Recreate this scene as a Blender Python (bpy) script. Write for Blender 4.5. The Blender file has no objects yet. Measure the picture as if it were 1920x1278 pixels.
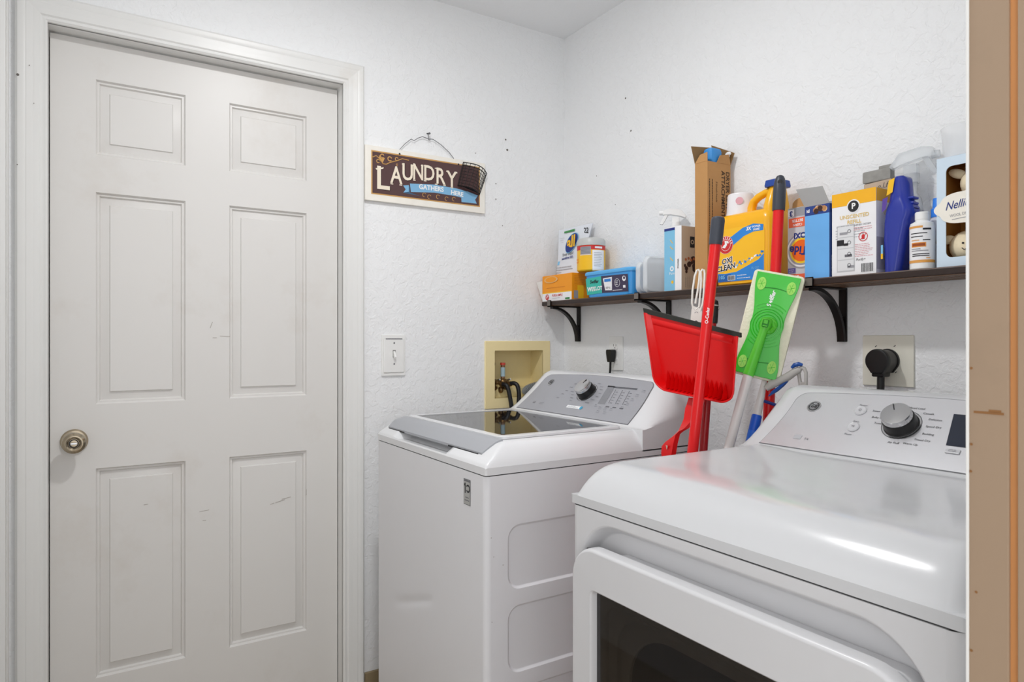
import bpy, bmesh, math, random
from mathutils import Vector, Matrix
random.seed(7)
scene = bpy.context.scene
COL = scene.collection
R = math.radians
# ------------------------------------------------------------------ camera, light, exposure
cam_d = bpy.data.cameras.new('camera'); cam = bpy.data.objects.new('camera', cam_d); COL.objects.link(cam)
cam.location = (2.23, -1.66, 1.19); cam.rotation_euler = (R(90), 0, R(57.8))
cam_d.sensor_width = 36; cam_d.lens = 36 * 1254 / 1920; cam_d.clip_start = .02
cam_d.dof.use_dof = True; cam_d.dof.focus_distance = 1.7; cam_d.dof.aperture_fstop = 13
scene.camera = cam
world = bpy.data.worlds.new('world'); scene.world = world; world.use_nodes = True
world.node_tree.nodes['Background'].inputs[0].default_value = (.985, .992, 1, 1)
world.node_tree.nodes['Background'].inputs[1].default_value = 1.34
def lamp(name, kind, loc, energy, **k):
    d = bpy.data.lights.new(name, kind); d.energy = energy
    for a, v in k.items(): setattr(d, a, v)
    o = bpy.data.objects.new(name, d); o.location = loc; COL.objects.link(o); return o
lamp('ceiling_lamp_light', 'AREA', (1.0, -1.12, 2.42), 12.4, shape='DISK', size=.14, color=(1, 1, 1))
lamp('ceiling_lamp_globe_light', 'POINT', (1.0, -1.12, 2.27), 1.2, shadow_soft_size=.07, color=(1, 1, 1))
fill_lamp = lamp('added_fill_light', 'AREA', (3.7, -2.75, 1.25), 16, shape='RECTANGLE', size=1.8, size_y=1.5, color=(1, 1, 1))  # unseen fill added behind the camera to brighten the lower room
fill_lamp.rotation_euler = Vector((3.1, -2.3, .1)).to_track_quat('Z', 'Y').to_euler()
scene.view_settings.view_transform = 'Standard'; scene.view_settings.look = 'None'
scene.view_settings.exposure = 0.0; scene.view_settings.gamma = 1.0; scene.view_settings.use_curve_mapping = False
scene.cycles.max_bounces = 14; scene.cycles.diffuse_bounces = 8; scene.cycles.transmission_bounces = 10; scene.cycles.transparent_max_bounces = 12
scene.cycles.use_denoising = True
scene.cycles.sample_clamp_indirect = 6

# ------------------------------------------------------------------ materials
def lin(h):
    h = h.lstrip('#'); c = [int(h[i:i+2], 16) / 255 for i in (0, 2, 4)]
    return tuple((v / 12.92 if v <= .04045 else ((v + .055) / 1.055) ** 2.4) for v in c) + (1,)
MATS = {}
def mat(name, col, rough=.5, metal=0, var=.03, vscale=30, bump=0, bscale=60, trans=0, alpha=1, ior=1.45, coat=0, stain=None, spec=None, stretch=None):
    if name in MATS: return MATS[name]
    m = bpy.data.materials.new(name); m.use_nodes = True; nt = m.node_tree; b = nt.nodes['Principled BSDF']
    c = lin(col) if isinstance(col, str) else tuple(col) + (1,)
    tc = nt.nodes.new('ShaderNodeTexCoord')
    src = tc.outputs['Object']
    if stretch:
        mp = nt.nodes.new('ShaderNodeMapping'); mp.inputs['Scale'].default_value = stretch
        nt.links.new(src, mp.inputs[0]); src = mp.outputs[0]
    nz = nt.nodes.new('ShaderNodeTexNoise'); nz.inputs['Scale'].default_value = vscale; nz.inputs['Detail'].default_value = 4
    nt.links.new(src, nz.inputs['Vector'])
    mx = nt.nodes.new('ShaderNodeMix'); mx.data_type = 'RGBA'
    mx.inputs['A'].default_value = tuple(max(0, v * (1 - var)) for v in c[:3]) + (1,)
    mx.inputs['B'].default_value = tuple(min(1, v * (1 + var)) for v in c[:3]) + (1,)
    nt.links.new(nz.outputs['Fac'], mx.inputs['Factor']); out = mx.outputs['Result']
    if stain:
        col2, sc, lo, hi, amt = stain
        n2 = nt.nodes.new('ShaderNodeTexNoise'); n2.inputs['Scale'].default_value = sc; n2.inputs['Detail'].default_value = 6; n2.inputs['Roughness'].default_value = .65
        nt.links.new(tc.outputs['Object'], n2.inputs['Vector'])
        mr = nt.nodes.new('ShaderNodeMapRange'); mr.inputs['From Min'].default_value = lo; mr.inputs['From Max'].default_value = hi; mr.inputs['To Max'].default_value = amt
        nt.links.new(n2.outputs['Fac'], mr.inputs['Value'])
        m2 = nt.nodes.new('ShaderNodeMix'); m2.data_type = 'RGBA'; nt.links.new(mr.outputs[0], m2.inputs['Factor'])
        nt.links.new(out, m2.inputs['A']); m2.inputs['B'].default_value = lin(col2); out = m2.outputs['Result']
    nt.links.new(out, b.inputs['Base Color'])
    b.inputs['Roughness'].default_value = rough; b.inputs['Metallic'].default_value = metal
    b.inputs['Transmission Weight'].default_value = trans; b.inputs['Alpha'].default_value = alpha; b.inputs['IOR'].default_value = ior
    b.inputs['Coat Weight'].default_value = coat; b.inputs['Coat Roughness'].default_value = .05
    if spec is not None: b.inputs['Specular IOR Level'].default_value = spec
    if bump:
        n3 = nt.nodes.new('ShaderNodeTexNoise'); n3.inputs['Scale'].default_value = bscale; n3.inputs['Detail'].default_value = 5
        nt.links.new(src, n3.inputs['Vector'])
        bp = nt.nodes.new('ShaderNodeBump'); bp.inputs['Strength'].default_value = bump; bp.inputs['Distance'].default_value = .002
        nt.links.new(n3.outputs['Fac'], bp.inputs['Height']); nt.links.new(bp.outputs[0], b.inputs['Normal'])
    MATS[name] = m; return m
def wall_paint(name, col, strength):
    m = mat(name, col, rough=.55, var=.012, vscale=3); nt = m.node_tree; b = nt.nodes['Principled BSDF']
    tc = nt.nodes.new('ShaderNodeTexCoord')
    n = nt.nodes.new('ShaderNodeTexNoise'); n.inputs['Scale'].default_value = 38; n.inputs['Detail'].default_value = 5; n.inputs['Distortion'].default_value = .7
    nt.links.new(tc.outputs['Object'], n.inputs['Vector'])
    r = nt.nodes.new('ShaderNodeMapRange'); r.inputs['From Min'].default_value = .47; r.inputs['From Max'].default_value = .58; r.interpolation_type = 'SMOOTHSTEP'
    nt.links.new(n.outputs['Fac'], r.inputs['Value'])
    n2 = nt.nodes.new('ShaderNodeTexNoise'); n2.inputs['Scale'].default_value = 150; n2.inputs['Detail'].default_value = 3
    nt.links.new(tc.outputs['Object'], n2.inputs['Vector'])
    a = nt.nodes.new('ShaderNodeMath'); a.operation = 'MULTIPLY_ADD'; a.inputs[1].default_value = 1.34
    nt.links.new(n2.outputs['Fac'], a.inputs[0]); nt.links.new(r.outputs[0], a.inputs[2])
    bp = nt.nodes.new('ShaderNodeBump'); bp.inputs['Strength'].default_value = strength; bp.inputs['Distance'].default_value = .0022
    nt.links.new(a.outputs[0], bp.inputs['Height']); nt.links.new(bp.outputs[0], b.inputs['Normal'])
    return m
WALL = wall_paint('textured_wall_paint', '#edeeef', .38)
CEIL = wall_paint('ceiling_paint', '#eeeff0', .12)
DOORP = mat('door_paint', '#dddbd8', .38, var=.012, vscale=6, stain=('#b9ab9a', 2.6, .55, .8, .35), bump=.04, bscale=25)
TRIMP = mat('trim_paint', '#e4e4e2', .35, var=.02, vscale=14, stretch=(1, 1, .12), stain=('#c5b7a4', 4, .6, .85, .3))
APPL = mat('appliance_white_enamel', '#dcdddf', .2, var=.008, coat=.12)
APPLF = mat('appliance_white_panel', '#dedee1', .3, var=.008)
BLACK = mat('black_plastic', '#101011', .35)
GAP = mat('dark_gap', '#2b2b2c', .8)
SILVER = mat('silver_panel', '#bcbcc0', .36, metal=.35, var=.01)
GREYP = mat('grey_handle_plastic', '#a4a6ab', .42, var=.01)
CHROME = mat('chrome', '#c9c9ca', .12, metal=1, var=.02)
BRASS = mat('satin_nickel', '#b3a690', .2, metal=1, var=.03)
INK = mat('grey_ink', '#6a6a70', .6); DARK = mat('dark_ink', '#1c1c22', .5); WHITE = mat('white_print', '#f2f2f2', .5)
WPLAS = mat('white_plastic', '#ebebe9', .35)

# ------------------------------------------------------------------ mesh builder
def FR(x, y, z): return Matrix(((1, 0, 0, x), (0, 0, -1, y), (0, 1, 0, z), (0, 0, 0, 1)))      # faces -Y
def SD(x, y, z): return Matrix(((0, 0, 1, x), (1, 0, 0, y), (0, 1, 0, z), (0, 0, 0, 1)))       # faces +X
def frame(o, xa, ya):
    xa = Vector(xa).normalized(); ya = Vector(ya); ya = (ya - xa * ya.dot(xa)).normalized(); za = xa.cross(ya)
    m = Matrix.Identity(4)
    for i in range(3): m[i][0] = xa[i]; m[i][1] = ya[i]; m[i][2] = za[i]; m[i][3] = o[i]
    return m
def rz(a): return Matrix.Rotation(R(a), 4, 'Z')
def T(x, y, z): return Matrix.Translation((x, y, z))
TXT = {}
class MB:
    def __init__(s): s.bm = bmesh.new(); s.mats = []; s.T = Matrix.Identity(4)
    def mi(s, m):
        if m not in s.mats: s.mats.append(m)
        return s.mats.index(m)
    def raw(s, vs, fs, m, M=None):
        M = s.T @ (M or Matrix.Identity(4)); k = s.mi(m)
        bv = [s.bm.verts.new(M @ Vector(v)) for v in vs]
        for f in fs:
            if len(set(f)) < 3: continue
            try: nf = s.bm.faces.new([bv[i] for i in f])
            except ValueError: continue
            nf.material_index = k; nf.smooth = True
        return s
    def merge(s, tmp, m, M=None):
        tmp.verts.ensure_lookup_table(); tmp.verts.index_update()
        s.raw([v.co.copy() for v in tmp.verts], [[v.index for v in f.verts] for f in tmp.faces], m, M); tmp.free(); return s
    def box(s, x0, x1, y0, y1, z0, z1, m, bev=0, seg=2, M=None):
        t = bmesh.new(); bmesh.ops.create_cube(t, size=1)
        for v in t.verts: v.co = Vector(((x0 + x1) / 2 + v.co.x * (x1 - x0), (y0 + y1) / 2 + v.co.y * (y1 - y0), (z0 + z1) / 2 + v.co.z * (z1 - z0)))
        if bev: bmesh.ops.bevel(t, geom=t.edges[:], offset=bev, segments=seg, affect='EDGES', profile=.5)
        return s.merge(t, m, M)
    def prism(s, pts, z0, z1, m, M=None, bev=0, seg=2, side=None):
        t = bmesh.new(); vs = [t.verts.new((p[0], p[1], z1)) for p in pts]; f = t.faces.new(vs)
        r = bmesh.ops.extrude_face_region(t, geom=[f]); nv = [g for g in r['geom'] if isinstance(g, bmesh.types.BMVert)]
        for v in nv: v.co.z = z0
        f2 = [g for g in r['geom'] if isinstance(g, bmesh.types.BMFace)]
        bmesh.ops.recalc_face_normals(t, faces=t.faces[:])
        if bev:
            e = [e for e in t.edges if abs(e.verts[0].co.z - z1) < 1e-7 and abs(e.verts[1].co.z - z1) < 1e-7]
            bmesh.ops.bevel(t, geom=e, offset=bev, segments=seg, affect='EDGES', profile=.5)
        return s.merge(t, m, M)
    def flat(s, pts, m, M=None, off=0):
        return s.raw([(p[0], p[1], off) for p in pts], [list(range(len(pts)))], m, M)
    def rect(s, M, w, h, m, off=.0004, cx=0, cy=0):
        return s.flat([(cx - w/2, cy - h/2), (cx + w/2, cy - h/2), (cx + w/2, cy + h/2), (cx - w/2, cy + h/2)], m, M, off)
    def disc(s, M, r, m, off=.0004, cx=0, cy=0, n=28, ry=None):
        ry = ry or r
        return s.flat([(cx + r * math.cos(2*math.pi*i/n), cy + ry * math.sin(2*math.pi*i/n)) for i in range(n)], m, M, off)
    def ring(s, M, r0, r1, m, off=.0004, cx=0, cy=0, n=32, a0=0, a1=360):
        vs = []; k = n if a1 - a0 >= 360 else n + 1
        for i in range(k):
            a = R(a0 + (a1 - a0) * i / n)
            vs += [(cx + r0 * math.cos(a), cy + r0 * math.sin(a), off), (cx + r1 * math.cos(a), cy + r1 * math.sin(a), off)]
        N = 2 * k; fs = [(2*i, 2*i+1, (2*i+3) % N, (2*i+2) % N) for i in range(n)]
        return s.raw(vs, fs, m, M)
    def lines(s, M, w, n, sp, m, th=.0012, off=.0005, cx=0, cy=0):
        for i in range(n):
            x = cx - w / 2; end = cx - w / 2 + w * random.uniform(.7, 1)
            while x < end - .002:
                l = min(random.uniform(.003, .009), end - x)
                s.rect(M, l, th, m, off, x + l / 2, cy - i * sp); x += l + .0012
        return s
    def barcode(s, M, w, h, m, off=.0006, cx=0, cy=0):
        x = cx - w / 2
        while x < cx + w / 2 - .001:
            b = random.choice((.0004, .0008, .0012)); s.rect(M, b, h, m, off, x + b / 2, cy); x += b + random.choice((.0005, .0009))
        return s
    def text(s, M, t, size, m, off=.0007, cx=0, cy=0, bold=0, sx=1, shear=0, rot=0, align='CENTER'):
        key = (t, bold, shear, align)
        if key not in TXT:
            c = bpy.data.curves.new('lettering', 'FONT'); c.body = t; c.size = 1; c.align_x = align; c.align_y = 'CENTER'; c.resolution_u = 3; c.offset = bold; c.shear = shear
            o = bpy.data.objects.new('lettering', c); COL.objects.link(o); dg = bpy.context.evaluated_depsgraph_get(); dg.update()
            me = bpy.data.meshes.new_from_object(o.evaluated_get(dg))
            TXT[key] = ([v.co.copy() for v in me.vertices], [tuple(p.vertices) for p in me.polygons])
            bpy.data.objects.remove(o); bpy.data.curves.remove(c); bpy.data.meshes.remove(me)
        vs, fs = TXT[key]; ca, sa = math.cos(R(rot)), math.sin(R(rot))
        out = []
        for v in vs:
            x, y = v.x * size * sx, v.y * size
            out.append((cx + x * ca - y * sa, cy + x * sa + y * ca, off))
        return s.raw(out, fs, m, M)
    def lathe(s, prof, m, M=None, seg=32, sy=1):
        vs = []; fs = []; n = len(prof)
        for j in range(seg):
            a = 2 * math.pi * j / seg
            for r, z in prof: vs.append((r * math.cos(a), r * sy * math.sin(a), z))
        for j in range(seg):
            for i in range(n - 1):
                fs.append((j*n+i, ((j+1) % seg)*n+i, ((j+1) % seg)*n+i+1, j*n+i+1))
        t = bmesh.new(); bv = [t.verts.new(v) for v in vs]
        for f in fs: t.faces.new([bv[i] for i in f])
        bmesh.ops.remove_doubles(t, verts=t.verts[:], dist=1e-6)
        b = [e for e in t.edges if e.is_boundary]
        if b: bmesh.ops.holes_fill(t, edges=b)
        bmesh.ops.recalc_face_normals(t, faces=t.faces[:])
        return s.merge(t, m, M)
    def cyl(s, c, r, h, m, M=None, seg=24, bev=0):
        b = min(bev, h / 2)
        pr = [(0, 0), (r - b, 0), (r, b), (r, h - b), (r - b, h), (0, h)] if b else [(0, 0), (r, 0), (r, h), (0, h)]
        return s.lathe(pr, m, (M or Matrix.Identity(4)) @ T(*c), seg)
    def loft(s, secs, m, M=None, cap=True, closed=True):
        n = len(secs[0]); vs = [p for q in secs for p in q]; fs = []
        for i in range(len(secs) - 1):
            for j in range(n if closed else n - 1):
                k = (j + 1) % n; fs.append((i*n+j, i*n+k, (i+1)*n+k, (i+1)*n+j))
        if cap: fs += [tuple(range(n))[::-1], tuple(range((len(secs)-1)*n, len(secs)*n))]
        t = bmesh.new(); bv = [t.verts.new(v) for v in vs]
        for f in fs:
            try: t.faces.new([bv[i] for i in f])
            except ValueError: pass
        bmesh.ops.remove_doubles(t, verts=t.verts[:], dist=1e-7)
        bmesh.ops.recalc_face_normals(t, faces=t.faces[:])
        return s.merge(t, m, M)
    def tube(s, pts, r, m, M=None, seg=12, ry=None):
        pts = [Vector(p) for p in pts]; rs = r if isinstance(r, (list, tuple)) else [r] * len(pts)
        secs = []; ref = None
        for i, p in enumerate(pts):
            d = (pts[min(i+1, len(pts)-1)] - pts[max(i-1, 0)]).normalized()
            if ref is None:
                ref = Vector((0, 0, 1)) if abs(d.z) < .9 else Vector((1, 0, 0))
            u = (ref - d * ref.dot(d)).normalized(); v = d.cross(u); ref = u
            k = 1 if ry is None else ry
            secs.append([tuple(p + u * rs[i] * math.cos(2*math.pi*j/seg) + v * rs[i] * k * math.sin(2*math.pi*j/seg)) for j in range(seg)])
        return s.loft(secs, m, M)
    def ball(s, c, r, m, M=None, n=20):
        rx, ry, rzz = r if isinstance(r, (tuple, list)) else (r, r, r)
        t = bmesh.new(); bmesh.ops.create_uvsphere(t, u_segments=n, v_segments=max(8, n // 2 + 2), radius=1)
        for v in t.verts: v.co = Vector((c[0] + v.co.x * rx, c[1] + v.co.y * ry, c[2] + v.co.z * rzz))
        return s.merge(t, m, M)
    def grid(s, us, vs_, fn, m, M=None):
        nu, nv = len(us), len(vs_); V = [fn(u, v) for u in us for v in vs_]
        F = [(i*nv+j, (i+1)*nv+j, (i+1)*nv+j+1, i*nv+j+1) for i in range(nu-1) for j in range(nv-1)]
        return s.raw(V, F, m, M)
    def build(s, name, parent=None, origin=None, ang=32, recalc=False):
        o_ = Vector(origin) if origin is not None else (ORG[parent] if parent else Vector((0, 0, 0)))
        if recalc: bmesh.ops.recalc_face_normals(s.bm, faces=s.bm.faces[:])
        for v in s.bm.verts: v.co -= o_
        me = bpy.data.meshes.new(name); s.bm.to_mesh(me); s.bm.free()
        for m in s.mats: me.materials.append(m)
        me.set_sharp_from_angle(angle=R(ang))
        ob = bpy.data.objects.new(name, me); COL.objects.link(ob)
        wn = ob.modifiers.new('weighted_normal', 'WEIGHTED_NORMAL'); wn.keep_sharp = True; wn.weight = 80
        if parent: ob.parent = parent; ORG[ob] = o_
        else: ob.location = o_; ORG[ob] = o_
        return ob
ORG = {}
def thing(name, label, cat, loc, group=None):
    o = bpy.data.objects.new(name, None); o.empty_display_size = .05; COL.objects.link(o); o.location = loc; ORG[o] = Vector(loc)
    o['label'] = label; o['category'] = cat
    if group: o['group'] = group
    return o
def tag(o, label, cat, group=None):
    o['label'] = label; o['category'] = cat
    if group: o['group'] = group
    return o
def struct(mb, name, **k):
    o = mb.build(name, **k); o['kind'] = 'structure'; return o
def rrect(w, h, r, n=6, cx=0, cy=0):
    p = []
    for (sx, sy, a) in ((1, 1, 0), (-1, 1, 90), (-1, -1, 180), (1, -1, 270)):
        for i in range(n + 1):
            t = R(a + 90 * i / n); p.append((cx + sx * (w/2 - r) + r * math.cos(t), cy + sy * (h/2 - r) + r * math.sin(t)))
    return p
def lerp(a, b, t): return tuple(x + (y - x) * t for x, y in zip(a, b))
def sstep(x): x = max(0, min(1, x)); return x * x * (3 - 2 * x)
def lin_space(a, b, n): return [a + (b - a) * i / n for i in range(n + 1)]

# ------------------------------------------------------------------ room shell
def wall_cells(us, vs_, holes, pos, d0, d1, m, axis):
    """wall sheet with openings; us,vs_ = cut coordinates; d0 = room face, d1 = back face"""
    mb = MB(); P = {'x': lambda u, v, d: (d, u, v), 'y': lambda u, v, d: (u, d, v)}[axis]
    solid = {}
    for i in range(len(us) - 1):
        for j in range(len(vs_) - 1):
            cu, cv = (us[i] + us[i+1]) / 2, (vs_[j] + vs_[j+1]) / 2
            solid[i, j] = not any(h[0] < cu < h[1] and h[2] < cv < h[3] for h in holes)
    t = bmesh.new(); vm = {}
    def V(i, j, d):
        k = (i, j, d)
        if k not in vm: vm[k] = t.verts.new(P(us[i], vs_[j], d))
        return vm[k]
    for (i, j), ok in solid.items():
        if not ok: continue
        t.faces.new([V(i, j, d0), V(i+1, j, d0), V(i+1, j+1, d0), V(i, j+1, d0)])
        t.faces.new([V(i, j, d1), V(i, j+1, d1), V(i+1, j+1, d1), V(i+1, j, d1)])
        for di, dj, a, b in ((-1, 0, (0, 0), (0, 1)), (1, 0, (1, 0), (1, 1)), (0, -1, (0, 0), (1, 0)), (0, 1, (0, 1), (1, 1))):
            if not solid.get((i + di, j + dj), False):
                A, B = (i + a[0], j + a[1]), (i + b[0], j + b[1])
                t.faces.new([V(*A, d0), V(*B, d0), V(*B, d1), V(*A, d1)])
    bmesh.ops.recalc_face_normals(t, faces=t.faces[:])
    mb.merge(t, m); return mb
# door opening y -1.762..-.934, z 0..2.064 ; outlet box opening
wl = wall_cells([-1.97, -1.762, -.934, -.342, -.108, 0], [0, .964, 1.155, 2.064, 2.44], [(-1.762, -.934, 0, 2.064), (-.342, -.108, .964, 1.155)], 0, 0, -.12, WALL, 'x')
HOLE = mat('nail_hole', '#6a6560', .9)
for y, z, r in ((-.285, 1.978, .0035), (-.278, 1.939, .0045), (-.33, 1.74, .0025), (-.42, 1.905, .002), (-.30, 1.64, .002), (-.33, 1.80, .0025)):
    wl.disc(SD(0, y, z), r, HOLE, .0006, n=10)
struct(wl, 'wall_left')
wb = wall_cells([-.12, 0, 1.93, 2.05], [0, 1.3, 2.44], [], 0, 0, .12, WALL, 'y')
for x, z, r in ((.376, 2.08, .0035), (.405, 1.953, .0035), (.21, 1.83, .0022), (.32, 1.70, .002)): wb.disc(FR(x, 0, z), r, HOLE, .0006, n=10)
struct(wb, 'wall_back')
struct(wall_cells([-1.97, -1.855, -.961, 0], [0, 2.06, 2.44], [(-1.855, -.961, 0, 2.06)], 0, 1.93, 2.05, WALL, 'x'), 'wall_right')
struct(wall_cells([0, 1.0, 2.05], [0, 2.44], [], 0, -1.855, -1.97, WALL, 'y'), 'wall_front')
mb = MB(); mb.box(-.12, 2.05, -1.97, .12, 2.44, 2.5, CEIL); struct(mb, 'ceiling')
FLOORM = mat('vinyl_floor', '#a89c8c', .35, var=.25, vscale=9, bump=.1)
mb = MB(); mb.box(-.12, 3.6, -3.2, .12, -.05, 0, FLOORM); struct(mb, 'floor')
# doorway jamb of the opening the camera looks through (split jamb with a bare-wood slot)
JB = mat('beige_jamb_paint', '#a08972', .5, var=.05, vscale=10, stretch=(1, 1, .15), stain=('#8d7a66', 7, .6, .8, .4))
OR = mat('bare_orange_wood', '#c98a52', .5, var=.2, vscale=30, stretch=(1, 1, .1))
mb = MB()
mb.box(1.931, 1.964, -.973, -.961, 0, 2.06, JB, .002)
mb.box(1.9292, 1.932, -.9738, -.958, 0, 2.06, TRIMP, .001)
mb.box(1.964, 1.9705, -.9705, -.961, 0, 2.06, OR)
mb.box(1.9705, 2.06, -.975, -.961, 0, 2.06, JB, .002)
SCR = mat('jamb_scratch', '#8a5f35', .6)
for z, w, x in ((1.125, .024, 1.948), (1.127, .010, 1.953)): mb.rect(FR(x, -.973, z), w, .0022, SCR, .0004)
for z, x in ((1.165, 1.934), (1.07, 1.9335), (.96, 1.938), (.905, 1.934), (1.095, 1.934)): mb.disc(FR(x, -.973, z), .0013, SCR, .0004, n=8)
struct(mb, 'trim_4')
mb = MB(); mb.box(1.93, 2.05, -1.855, -1.843, 0, 2.06, TRIMP, .002); struct(mb, 'trim_5')
mb = MB(); mb.box(1.93, 2.05, -1.843, -.975, 2.048, 2.06, TRIMP, .002); struct(mb, 'trim_6')
mb = MB(); mb.box(.045, .115, -1.855, -1.843, 0, 2.436, TRIMP, .002); mb.box(.06, .10, -1.843, -1.840, 0, 2.436, TRIMP, .001); struct(mb, 'trim_7')
# door casing with fluted profile, three mitred pieces
YL, YR, ZT = -1.760, -.936, 2.062
CP = [(0, -.004), (0, .009), (.005, .013), (.009, .0115), (.013, .0115), (.017, .015), (.030, .016), (.033, .015), (.046, .017), (.049, .016), (.056, .018), (.066, .018), (.072, .013), (.073, -.0005)]
def leg(sy, y0):
    m = MB(); a = [(h, y0 + sy * o, 0) for o, h in CP]; b = [(h, y0 + sy * o, ZT + o) for o, h in CP]
    m.loft([a, b], TRIMP); return m
m1 = leg(-1, YL)
for y, z, r in ((-1.825, 1.9, .0035), (-1.80, 1.93, .0015), (-1.79, 1.83, .0012), (-1.826, 1.66, .0015)): m1.disc(SD(.018, y, z), r, HOLE, .001, n=8)
struct(m1, 'trim_1'); struct(leg(1, YR), 'trim_2')
m = MB(); m.loft([[(h, YL - o, ZT + o) for o, h in CP], [(h, YR + o, ZT + o) for o, h in CP]], TRIMP); struct(m, 'trim_3')
# jamb boards
m = MB(); m.box(-.12, .0, YL - .002, YL + .0, 0, ZT, TRIMP); m.box(-.12, 0, YR, YR + .002, 0, ZT, TRIMP); m.box(-.12, 0, YL, YR, ZT, ZT + .002, TRIMP)
m.box(-.0885, -.086, YL, YL + .012, 0, ZT, TRIMP); struct(m, 'trim_8')
# six-panel door
def raised(mb, y0, y1, z0, z1, x):
    prof = [(0, 0), (.004, -.008), (.009, -.0075), (.012, -.0145), (.034, -.0070), (.0365, -.0030), (.039, -.0030)]
    rings = [[(x + d, y0 + i, z0 + i), (x + d, y1 - i, z0 + i), (x + d, y1 - i, z1 - i), (x + d, y0 + i, z1 - i)] for i, d in prof]
    vs = [p for r in rings for p in r]; fs = []
    for k in range(len(rings) - 1):
        for j in range(4): fs.append((4*k+j, 4*k+(j+1) % 4, 4*k+4+(j+1) % 4, 4*k+4+j))
    n = 4 * (len(rings) - 1); fs.append((n, n+1, n+2, n+3)); mb.raw(vs, fs, DOORP)
DX = -.05
ys = [-1.757, -1.648, -1.413, -1.287, -1.043, -.939]; zs = [.008, .214, .821, 1.007, 1.621, 1.730, 1.947, 2.056]
mb = MB()
for i in range(5):
    for j in range(7):
        if i in (1, 3) and j in (1, 3, 5): raised(mb, ys[i], ys[i+1], zs[j], zs[j+1], DX)
        else: mb.raw([(DX, ys[i], zs[j]), (DX, ys[i+1], zs[j]), (DX, ys[i+1], zs[j+1]), (DX, ys[i], zs[j+1])], [(0, 1, 2, 3)], DOORP)
mb.raw([(DX, ys[0], zs[0]), (DX, ys[-1], zs[0]), (DX, ys[-1], zs[-1]), (DX, ys[0], zs[-1]), (-.085, ys[0], zs[0]), (-.085, ys[-1], zs[0]), (-.085, ys[-1], zs[-1]), (-.085, ys[0], zs[-1])],
       [(0, 4, 5, 1), (1, 5, 6, 2), (2, 6, 7, 3), (3, 7, 4, 0), (4, 7, 6, 5)], DOORP)
SCUF = mat('scuff_mark', '#a9a39b', .7)
for y, z, w, r in ((-1.13, .66, .03, 12), (-1.11, .668, .03, 8), (-1.155, .655, .012, 15), (-1.33, 1.20, .012, 0), (-1.30, 1.205, .03, -3), (-1.36, .66, .028, 4), (-1.52, .70, .012, 5), (-1.34, 1.24, .02, 70), (-1.045, .68, .02, 90), (-1.36, .63, .01, -4)):
    mb.rect(SD(DX + (-.0025 if -1.62 < y < -1.45 or -1.25 < y < -1.08 else 0), y, z) @ rz(r), w, .0016, SCUF, .0006)
door = mb.build('door_1', origin=(DX, -.939, 0)); door['kind'] = 'structure'; ORG[door] = Vector((DX, -.939, 0))
mb = MB(); KM = T(DX, -1.700, .905) @ Matrix.Rotation(R(90), 4, 'Y')
mb.lathe([(0, 0), (.033, 0), (.034, .004), (.030, .010), (.016, .013), (.012, .02), (.0115, .03), (.016, .034), (.026, .040), (.0295, .048), (.0285, .056), (.022, .062), (.019, .0625), (.013, .0575), (.012, .058), (0, .058)], BRASS, KM, 40)
mb.build('door_knob', parent=door)
mb = MB(); mb.box(-.003, .003, -.008, .008, .0575, .064, CHROME, .001, M=KM); mb.ring(KM, .009, .012, DARK, .0588); mb.build('turn_button', parent=door)
BBM = mat('baseboard_wood', '#8f7f62', .5, var=.1)
for nm, a in (('baseboard_left', (0, .012, -.861, 0, 0, .045)), ('baseboard_back', (.012, 1.93, -.012, 0, 0, .045))):
    mb = MB(); mb.box(*a, BBM, .003); struct(mb, nm)
# ------------------------------------------------------------------ appliances
def recessed_face(mb, M, rect, hole, rings, m, n=6):
    """flat face with a rounded hole sinking through rings (inset, depth); last ring capped"""
    u0, u1, v0, v1 = rect; h0, h1, k0, k1, r = hole
    loops = [[(p[0], p[1], 0) for p in rrect(u1-u0, v1-v0, .0002, n, (u0+u1)/2, (v0+v1)/2)]]
    for i, d in rings:
        loops.append([(p[0], p[1], d) for p in rrect(h1-h0-2*i, k1-k0-2*i, max(r-i, .002), n, (h0+h1)/2, (k0+k1)/2)])
    N = len(loops[0]); vs = [p for l in loops for p in l]
    fs = [(a*N+j, a*N+(j+1) % N, (a+1)*N+(j+1) % N, (a+1)*N+j) for a in range(len(loops)-1) for j in range(N)]
    fs.append(tuple(range((len(loops)-1)*N, len(loops)*N)))
    return mb.raw(vs, fs, m, M)
def ring_loft(mb, loops, m, M=None):
    N = len(loops[0]); L = len(loops); vs = [p for l in loops for p in l]
    t = bmesh.new(); bv = [t.verts.new(v) for v in vs]
    for a in range(L):
        for j in range(N): t.faces.new([bv[a*N+j], bv[a*N+(j+1) % N], bv[((a+1) % L)*N+(j+1) % N], bv[((a+1) % L)*N+j]])
    bmesh.ops.recalc_face_normals(t, faces=t.faces[:]); return mb.merge(t, m, M)
def console_parts(root, x0, x1, dy, lk, rk):
    prof = [(-.405, .893), (-.405, .950), (-.399, .9525), (-.393, .9555)]
    for i in range(1, 8): prof.append((-.393 + .125 * i / 7, .9555 + .118 * i / 7))
    prof += [(-.262, 1.0785), (-.254, 1.0825), (-.243, 1.0852), (-.230, 1.0855), (-.216, 1.082), (-.208, 1.074), (-.204, 1.058), (-.203, .893)]
    secs = []
    st = [(x0 + a, k) for a, k in lk] + [(x1 - a, k) for a, k in rk[::-1]]
    for x, k in st: secs.append([(x, y + dy, z if z < .951 else .950 + (z - .950) * k) for y, z in prof])
    mb = MB(); mb.loft(secs, APPL); return mb.build('console', parent=root, ang=40)
def PM(dy, x=0, s=0):      # plane of a sloping control panel
    e = Vector((0, .727, .687)); o = Vector((x, -.335 + dy, 1.0107)) + e * s
    return frame(o, (1, 0, 0), e)
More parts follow.
